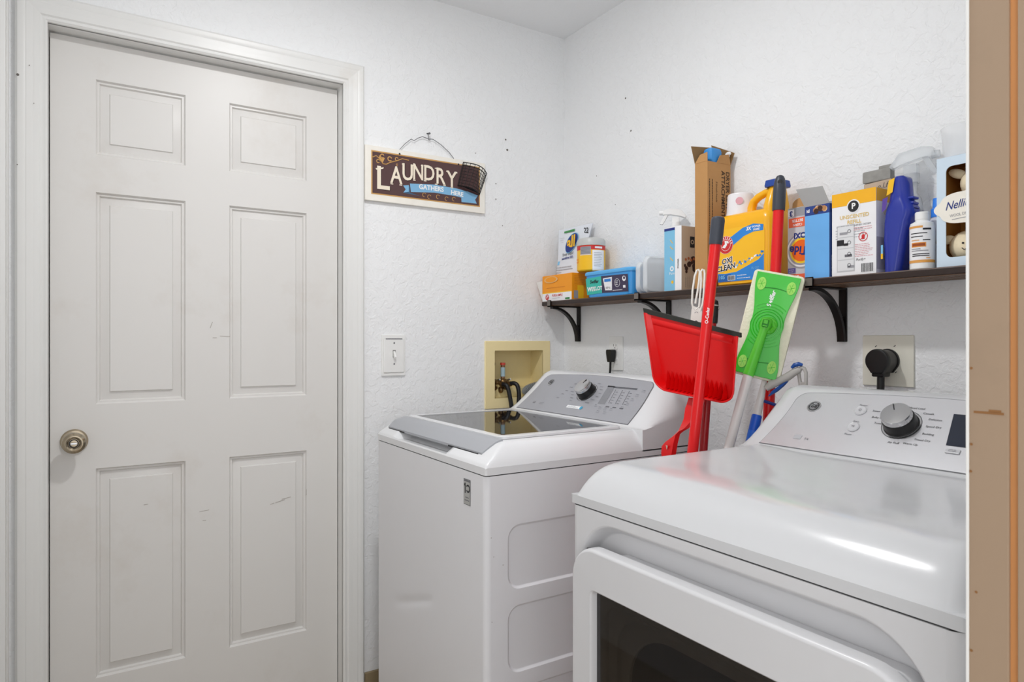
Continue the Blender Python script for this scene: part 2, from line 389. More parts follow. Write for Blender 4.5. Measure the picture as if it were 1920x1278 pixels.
def panel_poly(x0, x1, s0, s1, n=10):
    p = [(x0, s0), (x1, s0)]
    for i in range(1, n): t = i / n; p.append((x1 + .006 * math.sin(math.pi * t) - .010 * t, s0 + (s1 - .028 - s0) * t))
    for i in range(7): a = R(90 * i / 6); p.append((x1 - .036 + .028 * math.cos(a), s1 - .034 + .028 * math.sin(a)))
    for i in range(1, 12): t = i / 12; p.append((x1 - .036 - (x1 - x0 - .075) * t, s1 - .006 + .010 * math.sin(math.pi * t)))
    for i in range(7): a = R(90 + 90 * i / 6); p.append((x0 + .050 + .026 * math.cos(a), s1 - .032 + .026 * math.sin(a)))
    for i in range(1, n): t = i / n; p.append((x0 + .024 - .024 * t * t, s1 - .032 - (s1 - .032 - s0) * t))
    return p
def knob(parent, dy, x, s, r, ang):
    M = PM(dy, x, s)
    k = MB(); k.lathe([(0, 0), (r * 1.12, 0), (r * 1.16, .002), (r * 1.10, .004), (r * 1.06, .020), (r * 1.02, .022), (0, .022)], BLACK, M, 40)
    k.lathe([(0, .022), (r * .98, .022), (r, .024), (r * .99, .031), (r * .95, .0345), (r * .5, .036), (0, .0362)], CHROME, M, 40)
    k.box(-.0009, .0009, .3 * r, .88 * r, .0355, .0368, DARK, M=M @ rz(ang))
    o = k.build('cycle_knob', parent=parent)
    b = MB(); b.ring(M, r * 1.18, r * 1.27, CHROME, .0012); b.ring(M, r * 1.27, r * 1.31, DARK, .0012); b.build('knob_ring', parent=parent); return o
def badge(mb, M, r):
    mb.ring(M, r * .88, r, CHROME, .0028); mb.disc(M, r * .88, SILVER, .0026); mb.ring(M, r * .66, r * .76, DARK, .003)
    mb.lathe([(0, 0), (r * 1.02, 0), (r, .0026), (0, .0026)], CHROME, M, 32)
    mb.text(M, 'GE', r * .78, DARK, .0033, bold=.01, shear=.25)
SILW = mat('washer_panel_grey', '#a9aab0', .4, metal=.25, var=.01)
# --- washing machine
X0, X1, Y0, Y1 = .210, .896, -.892, -.205
ws = thing('washing_machine', 'white top-loading washing machine with grey console beside the white door', 'washing machine', ((X0+X1)/2, (Y0+Y1)/2, 0))
mb = MB(); path = []
def arc(cx, cy, r, a0, a1, n=6): return [(cx + r*math.cos(R(a0+(a1-a0)*i/n)), cy + r*math.sin(R(a0+(a1-a0)*i/n))) for i in range(n+1)]
def ribbon(mb, pts, z0, z1, m):
    n = len(pts); mb.raw([(x, y, z0) for x, y in pts] + [(x, y, z1) for x, y in pts], [(i, i+1, n+i+1, n+i) for i in range(n-1)], m)
r = .014
ribbon(mb, arc(X1-r, Y0+r, r, 270, 360),   .02, .8765, APPLF)
ribbon(mb, [(X1, Y1)] + [(X0, Y1)] + arc(X0+r, Y0+r, r, 180, 270),   .02, .8765, APPLF)
mb.raw([(X0+r, Y0, .8765), (X1-r, Y0, .8765), (X1, Y0+r, .8765), (X1, Y1, .8765), (X0, Y1, .8765), (X0, Y0+r, .8765)], [(0, 1, 2, 3, 4, 5)], APPLF)
mb.raw([(X0+r, Y0, .02), (X1-r, Y0, .02), (X1, Y0+r, .02), (X1, Y1, .02), (X0, Y1, .02), (X0, Y0+r, .02)], [(5, 4, 3, 2, 1, 0)], APPLF)
MS = SD(X1, 0, 0)
bands = [(.772, .8765, None), (.582, .772, (.602, .757)), (.384, .582, (.404, .566)), (.186, .384, (.206, .368)), (.02, .186, None)]
for a, b, h in bands:
    if h: recessed_face(mb, MS, (Y0+r, Y1, a, b), (-.832, -.27, h[0], h[1], .035), [(0, 0), (.0015, -.0005), (.005, -.0045), (.0075, -.0055)], APPLF)
    else: mb.rect(MS, Y1-Y0-r, b-a, APPLF, 0, (Y0+r+Y1)/2, (a+b)/2)
MF = FR(0, Y0, 0)
gx0, gx1, gz0, gz1 = .27, .70, .36, .56
for u0, u1, v0, v1 in ((X0+r, X1-r, gz1, .8765), (X0+r, X1-r, .02, gz0), (X0+r, gx0, gz0, gz1), (gx1, X1-r, gz0, gz1)):
    mb.rect(MF, u1-u0, v1-v0, APPLF, 0, (u0+u1)/2, (v0+v1)/2)
def dent(x, z):
    t = ((x - .33) * .943 + (z - .402) * .333) / .33; d = -(x - .33) * .333 + (z - .402) * .943
    return -.0032 * sstep(t / .25) * sstep((1 - t) / .25) * math.exp(-(d / .013) ** 2)
mb.grid([gx0 + (gx1 - gx0) * i / 60 for i in range(61)], [gz0 + (gz1 - gz0) * i / 44 for i in range(45)], lambda x, z: (x, z, dent(x, z)), APPLF, MF)
for y, z in ((-.877, .735), (-.845, .667), (-.87, .69), (-.875, .54)): mb.disc(SD(X1, y, z), .0013, SCUF, .0006, n=8)
cab = mb.build('cabinet', parent=ws, ang=40)
mb = MB(); M = FR(.808, Y0, .826)
mb.rect(M, .034, .062, mat('sticker_edge', '#55565a', .5), .0006); mb.rect(M, .031, .059, mat('sticker_silver', '#a9a9a6', .4), .0009)
mb.rect(M, .0042, .025, DARK, .0012, -.0085, .009); mb.rect(M, .004, .005, DARK, .0012, -.0115, .0165); mb.ring(M, .006, .0098, DARK, .0012, .0055, .009, a0=-150, a1=150)
mb.rect(M, .018, .002, INK, .0012, .001, -.013); mb.rect(M, .022, .0022, INK, .0012, 0, -.020); mb.rect(M, .03, .004, INK, .0011, 0, .027)
mb.build('warranty_sticker', parent=cab)['label'] = 'silver sticker reading 10'
# cover (height field)
def interp(tab, t):
    if t <= tab[0][0]: return tab[0][1]
    for (a, va), (b, vb) in zip(tab, tab[1:]):
        if t <= b: return va + (vb - va) * (t - a) / (b - a)
    return tab[-1][1]
FT = [(0, .896), (.004, .903), (.012, .909), (.022, .916), (.034, .926), (.046, .935), (.058, .943), (.072, .949), (.09, .952)]
GT = [(0, .896), (.003, .906), (.008, .917), (.015, .928), (.023, .938), (.033, .9455), (.045, .950), (.06, .952)]
def smin(a, b, k=.007):
    h = max(0, min(1, .5 + .5 * (b - a) / k)); return b + (a - b) * h - k * h * (1 - h)
def wz(x, y, pocket=True):
    z = smin(interp(FT, y - Y0), smin(interp(GT, x - X0), interp(GT, X1 - x)))
    if pocket:
        q = sstep((x - .335) / .035) * sstep((.69 - x) / .035) * sstep((y + .8895) / .004) * sstep((-.825 - y) / .02)
        z -= .030 * q
    return z
def spaced(a, b, n, fine=.09):
    c = [a + fine * (i / 14) ** 1.3 for i in range(15)]; d = [b - v + a for v in c][::-1]
    return c + [c[-1] + (d[0] - c[-1]) * i / n for i in range(1, n)] + d
mb = MB()
xs = spaced(X0, X1, 40, .07); yy = [Y0 + .1 * (i / 40) for i in range(41)] + [Y0 + .1 + (-.398 - Y0 - .1) * i / 16 for i in range(1, 17)]
mb.grid(xs, yy, lambda x, y: (x, y, wz(x, y)), APPL)
ol = rrect(X1-X0, Y1-Y0, .006, 4, (X0+X1)/2, (Y0+Y1)/2)
mb.loft([[(x, y, .879) for x, y in ol], [(x, y, .8965) for x, y in ol]], APPL)
mb.build('top_cover', parent=ws, ang=50)
mb = MB(); mb.prism(rrect(X1-X0-.006, Y1-Y0-.006, .016, 5, (X0+X1)/2, (Y0+Y1)/2), .874, .880, GAP); mb.build('seam', parent=ws)
# handle strip
mb = MB(); nx = 30; ny = 8; top = []
def strip(x_t, y_t, h):
    y = -.868 + .052 * y_t; e = .012 * (1 - y_t) ** 1.5
    xa, xb = .232 + e, .848 - e; x = xa + (xb - xa) * x_t
    return (x, y, wz(x, y, False) + h)
us = [i / nx for i in range(nx + 1)]; vv = [i / ny for i in range(ny + 1)]
mb.grid(us, vv, lambda u, v: strip(u, v, .0045), GREYP)
edge = [(u, 0) for u in us] + [(1, v) for v in vv[1:]] + [(u, 1) for u in us[::-1][1:]] + [(0, v) for v in vv[::-1][1:-1]]
n = len(edge); mb.raw([strip(u, v, .0045) for u, v in edge] + [strip(u, v, -.002) for u, v in edge], [(i, (i+1) % n, n+(i+1) % n, n+i) for i in range(n)], GREYP)
lid = mb.build('lid_handle', parent=ws); lid['label'] = 'grey plastic lid handle strip'
for ga, gb in ((.25, .37), (.66, .82)): mb = MB(); mb.box(ga, gb, -.8695, -.8675, .915, .9185, GAP); mb.build('handle_gap', parent=ws)
mb = MB()
o1 = rrect(.572, .392, .02, 5, .553, -.620); i1 = rrect(.522, .350, .008, 5, .553, -.6215)
ring_loft(mb, [[(x, y, .950) for x, y in o1], [(x, y, .9555) for x, y in o1], [((x-.553)*.99+.553, (y+.62)*.99-.62, .9568) for x, y in o1], [(x, y, .9568) for x, y in i1], [(x, y, .950) for x, y in i1]], APPL)
lidf = mb.build('lid_frame', parent=ws)
mb = MB(); mb.prism(i1, .9515, .9548, mat('lid_glass', '#17181b', .035, var=.0, spec=.62)); mb.build('lid_glass', parent=lidf)['label'] = 'dark glossy glass lid window'
cn = console_parts(ws, X0, X1, 0, [(0, .35), (.004, .62), (.012, .85), (.024, .96), (.045, 1)], [(0, .22), (.006, .42), (.016, .62), (.030, .79), (.046, .90), (.062, .97), (.085, 1)])
mb = MB(); pp = panel_poly(.248, .822, -.078, .092); cx = sum(p[0] for p in pp)/len(pp)
mb.flat([((p[0]-.535)*1.006+.535, (p[1]-.007)*1.018+.007) for p in pp], mat('panel_outline', '#6b6c70', .5), PM(0), .0006); mb.flat(pp, SILW, PM(0), .0011)
M = PM(0)
badge(mb, PM(0, .327, .050), .014)
for (x, s, t) in ((.47, .052, 'Delicates'), (.455, .036, 'Casuals'), (.447, .020, 'Bulky'), (.44, .004, 'Rinse'), (.43, -.014, 'Clean'), (.478, .018, 'Whites'), (.492, .005, 'Hand'), (.50, -.008, 'Warm'), (.505, -.020, 'Cold'), (.578, .062, 'Colors'), (.60, .050, 'Speed'), (.608, .038, 'Active'), (.616, .022, 'Jeans'), (.614, .008, 'Drain'), (.604, -.006, 'Towels'), (.590, -.020, 'Normal')):
    mb.text(M, t, .0062, INK, .0018, x, s)
mb.text(M, '5.0', .011, INK, .0018, .325, -.047, bold=.02); mb.lines(M, .03, 2, .005, INK, .001, .0016, .37, -.044)
mb.rect(M, .072, .011, mat('paper_label', '#f4f6f8', .5), .0016, .545, -.044); mb.disc(M, .0065, mat('label_blue', '#3d9fc4', .5), .0019, .582, -.044); mb.lines(M, .055, 2, .004, INK, .001, .0019, .542, -.042)
DGR = mat('display_grey', '#84858a', .25); DGD = mat('display_dark', '#55565c', .2)
mb.flat([(.640, -.018), (.672, -.018), (.658, .056), (.626, .056)], DGR, M, .0016); mb.flat([(.626, .052), (.658, .052), (.657, .057), (.625, .057)], DARK, M, .0019)
for k in range(3):
    x = .684 + .031 * k; mb.flat([(x, -.012), (x + .0015, -.012), (x - .0115, .044), (x - .013, .044)], DGD, M, .0016)
    for i in range(5): mb.rect(M, .010, .0016, INK, .0017, x + .010 - .0026 * i, -.010 + .011 * i)
    mb.rect(M, .016, .004, INK, .0017, x + .008, -.026)
mb.rect(M, .105, .006, DGD, .0016, .706, .053)
for x, s in ((.64, -.030), (.665, -.037), (.690, -.038), (.716, -.037), (.668, -.052), (.70, -.053), (.79, .045), (.778, .026), (.772, .008), (.766, -.010), (.755, -.026)):
    mb.rect(M, .013, .0045, mat('button_shade', '#9a9ba2', .4), .0016, x, s); mb.lines(M, .014, 1, .004, INK, .001, .0019, x, s + .006)
mb.build('control_panel', parent=cn)['label'] = 'grey control panel with printed cycle names and display'
knob(ws, 0, .553, .021, .0285, -10)
# --- clothes dryer
APPL = mat('dryer_top_enamel_dimmed', '#c9cacc', .18, var=.008, coat=.15); APPLF = mat('dryer_body_enamel_dimmed', '#cfcfd1', .3, var=.008)  # washer's white finish, greyed in colour to offset excess light near the doorway
A0, A1, B0, B1, dy = 1.203, 1.889, -.880, -.193, .012
dr = thing('clothes_dryer', 'white front-loading dryer with dark glass door, nearest to the viewer', 'clothes dryer', ((A0+A1)/2, (B0+B1)/2, 0))
mb = MB(); r = .02
ribbon(mb, arc(A1-r, B0+r, r, 270, 360) + [(A1, B1), (A0, B1)] + arc(A0+r, B0+r, r, 180, 270),   .02, .8790, APPLF)
q = [(A0+r, B0), (A1-r, B0), (A1, B0+r), (A1, B1), (A0, B1), (A0, B0+r)]
mb.raw([(x, y, .8790) for x, y in q], [(0, 1, 2, 3, 4, 5)], APPLF); mb.raw([(x, y, .02) for x, y in q], [(5, 4, 3, 2, 1, 0)], APPLF)
recessed_face(mb, FR(0, B0, 0), (A0+r, A1-r,   .02, .8790), (1.229, 1.864, .08, .863, .10), [(0, 0), (.002, -.0006), (.005, -.003), (.012, -.016), (.016, -.026), (.020, -.0285)], APPLF, n=10)
dc = mb.build('cabinet', parent=dr, ang=40)
mb = MB(); mb.prism(rrect(A1-A0-.006, B1-B0-.006, .020, 5, (A0+A1)/2, (B0+B1)/2), .874, .883, GAP); mb.build('seam', parent=dr)
def dz(x, y):
    t = max(0, 1 - (y - B0) / .13); f = t ** 3.6
    g = max(0, 1 - (x - A0) / .055) ** 3; h = max(0, 1 - (A1 - x) / .055) ** 3
    s = min(1, (f ** 1.6 + g ** 1.6 + h ** 1.6) ** (1/1.6))
    dome = .004 * sstep((x - A0 - .05) / .12) * sstep((A1 - .05 - x) / .12) * sstep((y - B0 - .13) / .1)
    return .897 + .0605 * (1 - s) - dome * .8
mb = MB()
xs = [A0 + .1 * (i / 16) ** 1.7 for i in range(17)]; xs += [A0 + .1 + (A1 - A0 - .2) * i / 24 for i in range(1, 24)] + [A1 - .1 * (i / 16) ** 1.7 for i in range(16, -1, -1)]
ys_ = [B0 + .13 * (i / 26) ** 1.8 for i in range(27)] + [B0 + .13 + (-.386 - B0 - .13) * i / 20 for i in range(1, 21)]
mb.grid(xs, ys_, lambda x, y: (x, y, dz(x, y)), APPL)
ol = rrect(A1-A0, B1-B0, .006, 4, (A0+A1)/2, (B0+B1)/2)
mb.loft([[(x, y, .8815) for x, y in ol], [(x, y, .8975) for x, y in ol]], APPL)
mb.build('top_cover', parent=dr, ang=50)
cn = console_parts(dr, A0, A1, dy, [(0, .35), (.004, .62), (.012, .85), (.024, .96), (.045, 1)], [(0, .22), (.006, .42), (.016, .62), (.030, .79), (.046, .90), (.062, .97), (.085, 1)])
mb = MB(); pp = panel_poly(1.246, 1.846, -.074, .092)
SILD = mat('dryer_panel_silver', '#d2d2d5', .27, metal=.55, var=.01)
mb.flat([((p[0]-1.546)*1.005+1.546, (p[1]-.009)*1.018+.009) for p in pp], mat('panel_outline', '#6b6c70', .5), PM(dy), .0006); mb.flat(pp, SILD, PM(dy), .0011)
badge(mb, PM(dy, 1.324, .046), .0155)
M = PM(dy)
for x, s, t in ((1.537, .0655, 'Mixed Load'), (1.563, .054, 'Casuals'), (1.580, .040, 'Delicates'), (1.583, .022, 'Speed Dry'), (1.580, .003, 'Bedding'), (1.575, -.013, 'Timed Dry'), (1.558, -.0255, 'Warm Up'), (1.527, -.0275, 'Air Fluff'), (1.478, .049, 'Steam Dewrinkle'), (1.476, .032, 'Bulky Items'), (1.481, .017, 'Towels'), (1.504, .063, 'Cottons')):
    mb.text(M, t, .0066, DARK, .0018, x, s, align='CENTER')
mb.text(M, 'Power', .0066, INK, .0018, 1.431, .062); mb.text(M, 'Start', .0066, INK, .0018, 1.434, .016); mb.text(M, 'Pause', .0066, INK, .0018, 1.432, -.020)
mb.rect(M, .018, .012, mat('print_grey', '#b0b0b4', .5), .0017, 1.328, -.044); mb.text(M, '7.4', .008, INK, .0018, 1.350, -.047)
mb.flat([(1.618, -.018), (1.74, -.018), (1.735, .059), (1.606, .059)], mat('display_navy', '#262b38', .12), M, .0016)
pn = mb.build('control_panel', parent=cn); pn['label'] = 'silver control panel with printed cycle names'
BTN = mat('button_pearl', '#c2c2c5', .25)
for x, s, ic in ((1.431, .046, 0), (1.435, .000, 1)):
    mb = MB(); M2 = PM(dy, x, s); mb.lathe([(0, .001), (.0125, .001), (.0125, .003), (.0105, .0045), (.0085, .004), (0, .0042)], BTN, M2)
    if ic: mb.text(M2, '>II', .006, DARK, .0052)
    else: mb.ring(M2, .0022, .003, INK, .0052)
    mb.build('button', parent=cn)
mb = MB(); mb.box(-.012, .012, -.005, .005, .001, .004, BTN, .0012, M=PM(dy, 1.634, -.031)); mb.lines(PM(dy, 1.634, -.029), .014, 2, .003, INK, .0009, .0045); mb.build('button', parent=cn)
knob(dr, dy, 1.524, .020, .0285, 28)
# dryer door
F = FR(0, 0, 0)
def L(w, h, r, cx, cz, out): return [(p[0], p[1], out) for p in rrect(w, h, r, 8, cx, cz)]
dcx, dcz = 1.546, .4675
mb = MB(); ring_loft(mb, [L(.612, .695, .060, dcx, dcz, .876), L(.618, .701, .062, dcx, dcz, .880), L(.618, .701, .062, dcx, dcz, .898), L(.614, .697, .06, dcx, dcz, .9025), L(.606, .689, .056, dcx, dcz, .9045), L(.515, .502, .014, dcx, .4965, .9045), L(.507, .494, .010, dcx, .4965, .9000), L(.503, .490, .008, dcx, .4965, .886), L(.503, .490, .008, dcx, .4965, .876)], APPLF, F)
dd = mb.build('door', parent=dr, ang=50)
mb = MB(); mb.prism(rrect(.503, .49, .008, 8, dcx, .4965), .8885, .8905, mat('door_glass', '#120d0a', .04, alpha=.5, ior=1.5, var=0), F); mb.build('door_glass', parent=dd)['label'] = 'smoked glass door window'
BOWL = mat('drum_plastic', '#4a4038', .3, var=.1); BOWL2 = mat('drum_trim', '#8d8070', .35, metal=.1, var=.1); BOWD = mat('drum_dark', '#0e0b09', .5)
mb = MB(); ring_loft(mb, [L(.535, .66, .03, dcx+.030, .481, .853), L(.535, .66, .03, dcx+.030, .481, .8755), L(.500, .487, .01, dcx, .4965, .8755), L(.500, .487, .01, dcx, .4965, .853)], APPLF, F)
mb.build('inner_door', parent=dd)
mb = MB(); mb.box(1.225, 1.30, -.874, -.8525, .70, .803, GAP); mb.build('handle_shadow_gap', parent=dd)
mb = MB()
ring_loft(mb, [L(.500, .487, .01, dcx, .4965, .884), L(.470, .457, .03, dcx, .4965, .884), L(.470, .457, .03, dcx, .4965, .8765), L(.440, .427, .06, dcx, .4965, .870), L(.440, .427, .06, dcx, .4965, .862), L(.40, .39, .10, dcx, .4965, .860), L(.40, .39, .10, dcx, .4965, .8535), L(.5, .487, .01, dcx, .4965, .8535)], BOWL2, F)
mb.rect(FR(dcx, -.854, .4965), .41, .40, BOWD, 0)
mb.build('window_liner', parent=dd)
# ------------------------------------------------------------------ things on the door wall
# --- hanging sign
sg = thing('hanging_sign', 'brown and white LAUNDRY GATHERS HERE sign hung on a wire beside the door', 'sign', (0, -.624, 1.772))
CREAM = mat('sign_cream_wood', '#efebe2', .5, var=.08, vscale=25); BRN = mat('sign_brown', '#543a3a', .5, var=.1); OCH = mat('sign_ochre', '#c89a5a', .5)
LTR = mat('sign_letters', '#efe3cf', .5); RIB = mat('sign_ribbon_blue', '#7eb3d8', .5); RIBD = mat('sign_ribbon_dark', '#3f5c78', .5)
mb = MB(); mb.box(.002, .014, -.862, -.386, 1.676, 1.867, CREAM, .002); bd = mb.build('board', parent=sg)
mb = MB(); M = SD(.014, 0, 0); S = M
def q(pts, m, off): mb.flat(pts, m, S, off)
mb.rect(S, .431, .152, OCH, .0004, -.6245, 1.7745); mb.rect(S, .422, .143, BRN, .0008, -.6245, 1.7745)
mb.tube([(.015, y, z) for y, z in [(-.835, 1.826), (-.822, 1.833), (-.808, 1.823), (-.797, 1.808), (-.785, 1.808), (-.77, 1.817), (-.745, 1.826), (-.725, 1.836), (-.70, 1.834)]], .0018, OCH, seg=6)
for cy, cz, rr in ((-.772, 1.829, .009), (-.746, 1.832, .007), (-.80, 1.835, .008), (-.815, 1.815, .007), (-.745, 1.812, .004)): mb.ring(S, rr*.6, rr, OCH, .0012, cy, cz, 14, 20, 320)
q([(-.812, 1.838), (-.804, 1.826), (-.79, 1.83), (-.798, 1.812), (-.812, 1.818)], OCH, .0012)
q([(-.722, 1.742), (-.695, 1.742), (-.695, 1.720), (-.657, 1.712), (-.721, 1.716), (-.712, 1.729)], RIBD, .0010)
q([(-.423, 1.710), (-.43, 1.724), (-.418, 1.741), (-.464, 1.752), (-.49, 1.74), (-.488, 1.709)], RIB, .0010)
q([(-.696, 1.752), (-.60, 1.760), (-.507, 1.757), (-.46, 1.750), (-.462, 1.722), (-.51, 1.728), (-.60, 1.731), (-.692, 1.722)], RIB, .0013)
q([(-.722, 1.742), (-.70, 1.746), (-.70, 1.722), (-.721, 1.717), (-.712, 1.729)], RIB, .0012)
for y0, z0 in ((-.64, 1.718), (-.62, 1.713), (-.585, 1.717), (-.55, 1.714), (-.52, 1.716)): mb.ring(S, .006, .008, OCH, .0016, y0, z0, 12, 30, 280)
for ch, y, z, w, h in (('L', -.799, 1.754, .066, .082), ('A', -.748, 1.772, .040, .062), ('U', -.705, 1.788, .040, .060), ('N', -.664, 1.794, .036, .058), ('D', -.621, 1.796, .038, .056), ('R', -.576, 1.791, .040, .060), ('Y', -.529, 1.786, .042, .060)):
    sz = h / .73; mb.text(S, ch, sz, mat('letter_shadow', '#2f1f1b', .6), .0016, y + .0015, z - .0015, bold=.022, sx=w / (sz * .62)); mb.text(S, ch, sz, LTR, .0020, y, z, bold=.016, sx=w / (sz * .62))
    # serifs
    for sx_, sy_ in {'L': (), 'A': ((-1, -1), (1, -1)), 'U': ((-1, 1), (1, 1)), 'N': ((-1, 1), (-1, -1), (1, 1)), 'D': ((-1, 1), (-1, -1)), 'R': ((-1, 1), (-1, -1), (1, -1)), 'Y': ((-1, 1), (1, 1), (0, -1))}[ch]:
        mb.rect(S, w * .26, .0036, LTR, .0021, y + sx_ * w * .42, z + sy_ * (h/2 - .001))
mb.flat([(-.825, 1.789), (-.795, 1.796), (-.797, 1.790), (-.822, 1.784)], LTR, S, .0021)
mb.text(S, 'GATHERS', .0235, WHITE, .0019, -.612, 1.745, bold=.03, sx=.98); mb.text(S, 'HERE', .0225, WHITE, .0019, -.507, 1.738, bold=.03, rot=-4)
mb.build('painted_face', parent=sg)['label'] = 'painted brown face with cream lettering and blue ribbon'
WIRE = mat('grey_wire', '#77757a', .4, metal=.7)
mb = MB(); mb.tube([(.010, y, z) for y, z in [(-.732, 1.853), (-.732, 1.870), (-.713, 1.892), (-.694, 1.909), (-.688, 1.913), (-.678, 1.909), (-.660, 1.922), (-.645, 1.929), (-.622, 1.925), (-.602, 1.926), (-.570, 1.911), (-.537, 1.888), (-.516, 1.866), (-.507, 1.850)]], .0012, WIRE, seg=6)
mb.build('wire_hanger', parent=sg)
for y, z in ((-.735, 1.852), (-.5, 1.848)): mb = MB(); mb.disc(SD(.0142, y, z), .0035, DARK, .0004, n=12); mb.build('screw_hole', parent=sg)
# wire basket hooked on the sign corner
BW = mat('basket_wire', '#120e0b', .45, metal=.5)
mb = MB(); A = Vector((.016, -.482, 1.858)); Bv = Vector((.016, -.380, 1.829)); Cv = Vector((.016, -.412, 1.745)); Dv = Vector((.016, -.505, 1.768))
def bk(u, v):
    a = math.pi * (1 - u); p = A.lerp(Bv, u).lerp(Dv.lerp(Cv, u), v); return (p.x + (.034 - .008 * v) * math.sin(math.pi * u) + .001, p.y, p.z)
for i in range(11): u = .5 - .5 * math.cos(math.pi * i / 10); mb.tube([bk(u, v / 6) for v in range(7)], .0011, BW, seg=5)
for j in range(9): v = j / 8; mb.tube([bk(.5 - .5 * math.cos(math.pi * i / 14), v) for i in range(15)], .0018 if j in (0, 1, 8) else .0010, BW, seg=5)
for j in (0, .5, 1): pass
mb.build('wire_basket', parent=sg)['label'] = 'small dark wire laundry basket ornament'
mb = MB(); bot = [bk(.5 - .5 * math.cos(math.pi * i / 12), .97) for i in range(13)]; mb.raw(bot, [tuple(range(13))], BW); mb.build('basket_base', parent=sg)
mb = MB(); mb.tube([(0, -.622, 1.946), (.016, -.620, 1.943)], .0022, DARK, seg=8); mb.lathe([(0, 0), (.004, 0), (.004, .0015), (0, .0015)], WIRE, SD(.016, -.620, 1.943), 12)
mb.tube([(.006, -.620, 1.944), (.011, -.622, 1.928), (.012, -.622, 1.922), (.012, -.616, 1.920), (.010, -.614, 1.926)], .0012, WIRE, seg=6)
tag(mb.build('nail', origin=(0, -.622, 1.946)), 'dark nail holding the wire of the laundry sign', 'nail')
# --- light switch
t = thing('light_switch', 'white toggle light switch on the wall between door and washer', 'light switch', (0, -.754, 1.140))
mb = MB(); mb.box(0, .007, -.799, -.709, 1.067, 1.212, WPLAS, .003); mb.box(.005, .011, -.793, -.715, 1.078, 1.2, WPLAS, .004)
mb.box(.008, .0115, -.785, -.723, 1.196, 1.199, INK)
for z in (1.183, 1.109): mb.disc(SD(.0112, -.754, z), .003, INK, .0004, n=12)
mb.rect(SD(.0112, -.754, 1.145), .011, .026, mat('slot_shade', '#8d8c8a', .6), .0003); mb.build('wall_plate', parent=t)
mb = MB(); mb.prism([(.010, 1.156), (.010, 1.136), (.022, 1.128), (.024, 1.134), (.013, 1.153)], -.7575, -.7505, WPLAS, M=Matrix(((1, 0, 0, 0), (0, 0, 1, 0), (0, 1, 0, 0), (0, 0, 0, 1)))); mb.build('toggle', parent=t)
# --- washer outlet box
YEL = mat('aged_cream_plastic', '#f2e0ac', .45, var=.05, vscale=12)
t = thing('washer_outlet_box', 'yellowed cream washer outlet box recessed in the wall behind the washer', 'outlet box', (0, -.228, .93))
mb = MB()
def sy(w, h, cy, cz, x, r=.003): return [(x, p[0], p[1]) for p in rrect(w, h, r, 4, cy, cz)]
ring_loft(mb, [sy(.305, .262, -.228, 1.059, 0), sy(.305, .262, -.228, 1.059, .005), sy(.302, .259, -.228, 1.059, .007), sy(.228, .186, -.225, 1.060, .007), sy(.228, .186, -.225, 1.060, .001)], YEL); mb.build('box_frame', parent=t)
mb = MB(); LIN = mat('box_inner_cream', '#e6d6a2', .5, var=.05)
a, b, c, d, e = -.339, -.111, .967, 1.153, -.085
mb.raw([(.003, a, c), (.003, b, c), (.003, b, d), (.003, a, d), (e, a, c), (e, b, c), (e, b, d), (e, a, d)], [(4, 5, 6, 7), (0, 1, 5, 4), (1, 2, 6, 5), (2, 3, 7, 6), (3, 0, 4, 7)], LIN)
mb.box(e, -.03, a, b, c, 1.005, LIN, .003); mb.build('box_liner', parent=t)
VB = mat('valve_brass', '#7a5f3c', .35, metal=.8, var=.3, vscale=60); RED = mat('red_enamel', '#c8473a', .4); PIPE = mat('pipe_copper', '#8a6b52', .4, metal=.6)
BKH = mat('black_hose', '#17161a', .35)
for y, lab in ((-.329, 0), (-.281, 1)):
    mb = MB(); mb.tube([(-.028, y, 1.035), (-.028, y, 1.095)], .0085, PIPE); mb.tube([(-.028, y, 1.095), (-.028, y, 1.104)], .0105, RED if lab else DARK)
    mb.tube([(-.028, y, 1.05), (-.028, y, 1.086)], .0092, mat('pipe_label_blue', '#a8c2cc', .5)); mb.build('supply_pipe', parent=t)
    mb = MB(); mb.ball((-.028, y, 1.03), (.018, .018, .014), VB); mb.tube([(-.03, y - .018, 1.025), (-.02, y + .02, 1.028)], .009, VB); mb.tube([(-.028, y, 1.02), (-.005, y, 1.005)], .0095, VB)
    mb.tube([(-.02, y + .012, 1.035), (.0, y + .018, 1.04)], .004, CHROME); mb.ball((-.024, y - .012, .998), (.012, .010, .014), VB); mb.build('valve', parent=t)
for pts, lb in (([(-.012, -.300, 1.02), (.012, -.290, 1.018), (.022, -.286, 1.000), (.026, -.281, .97), (.030, -.276, .93), (.035, -.27, .85), (.06, -.235, .6), (.11, -.16, .4), (.19, -.15, .35)], 'black water hose nearer the door, looping out of the outlet box'),
                ([(-.010, -.262, 1.020), (.008, -.252, 1.024), (.022, -.244, 1.014), (.028, -.241, .98), (.030, -.244, .93), (.035, -.24, .85), (.07, -.20, .6), (.12, -.14, .45), (.19, -.12, .4)], 'black water hose nearer the corner, looping out of the outlet box')):
    P_ = [Vector(p) for p in pts]; sm = []
    for i in range(len(P_) - 1):
        p0, p1, p2, p3 = P_[max(i-1, 0)], P_[i], P_[i+1], P_[min(i+2, len(P_)-1)]
        for k in range(5):
            u = k / 5; sm.append(.5 * ((2*p1) + (p2-p0)*u + (2*p0-5*p1+4*p2-p3)*u*u + (3*p1-p0-3*p2+p3)*u**3))
    sm.append(P_[-1]); mb = MB(); mb.tube(sm, .0085, BKH); mb.tube(sm[:3], .0105, VB); tag(mb.build('water_hose', origin=pts[0]), lb, 'hose', 'washer water hoses')
mb = MB(); pth = [Vector((-.03, -.150, .975)).lerp(Vector((.02, -.145, 1.0)), 0)]
pts = []
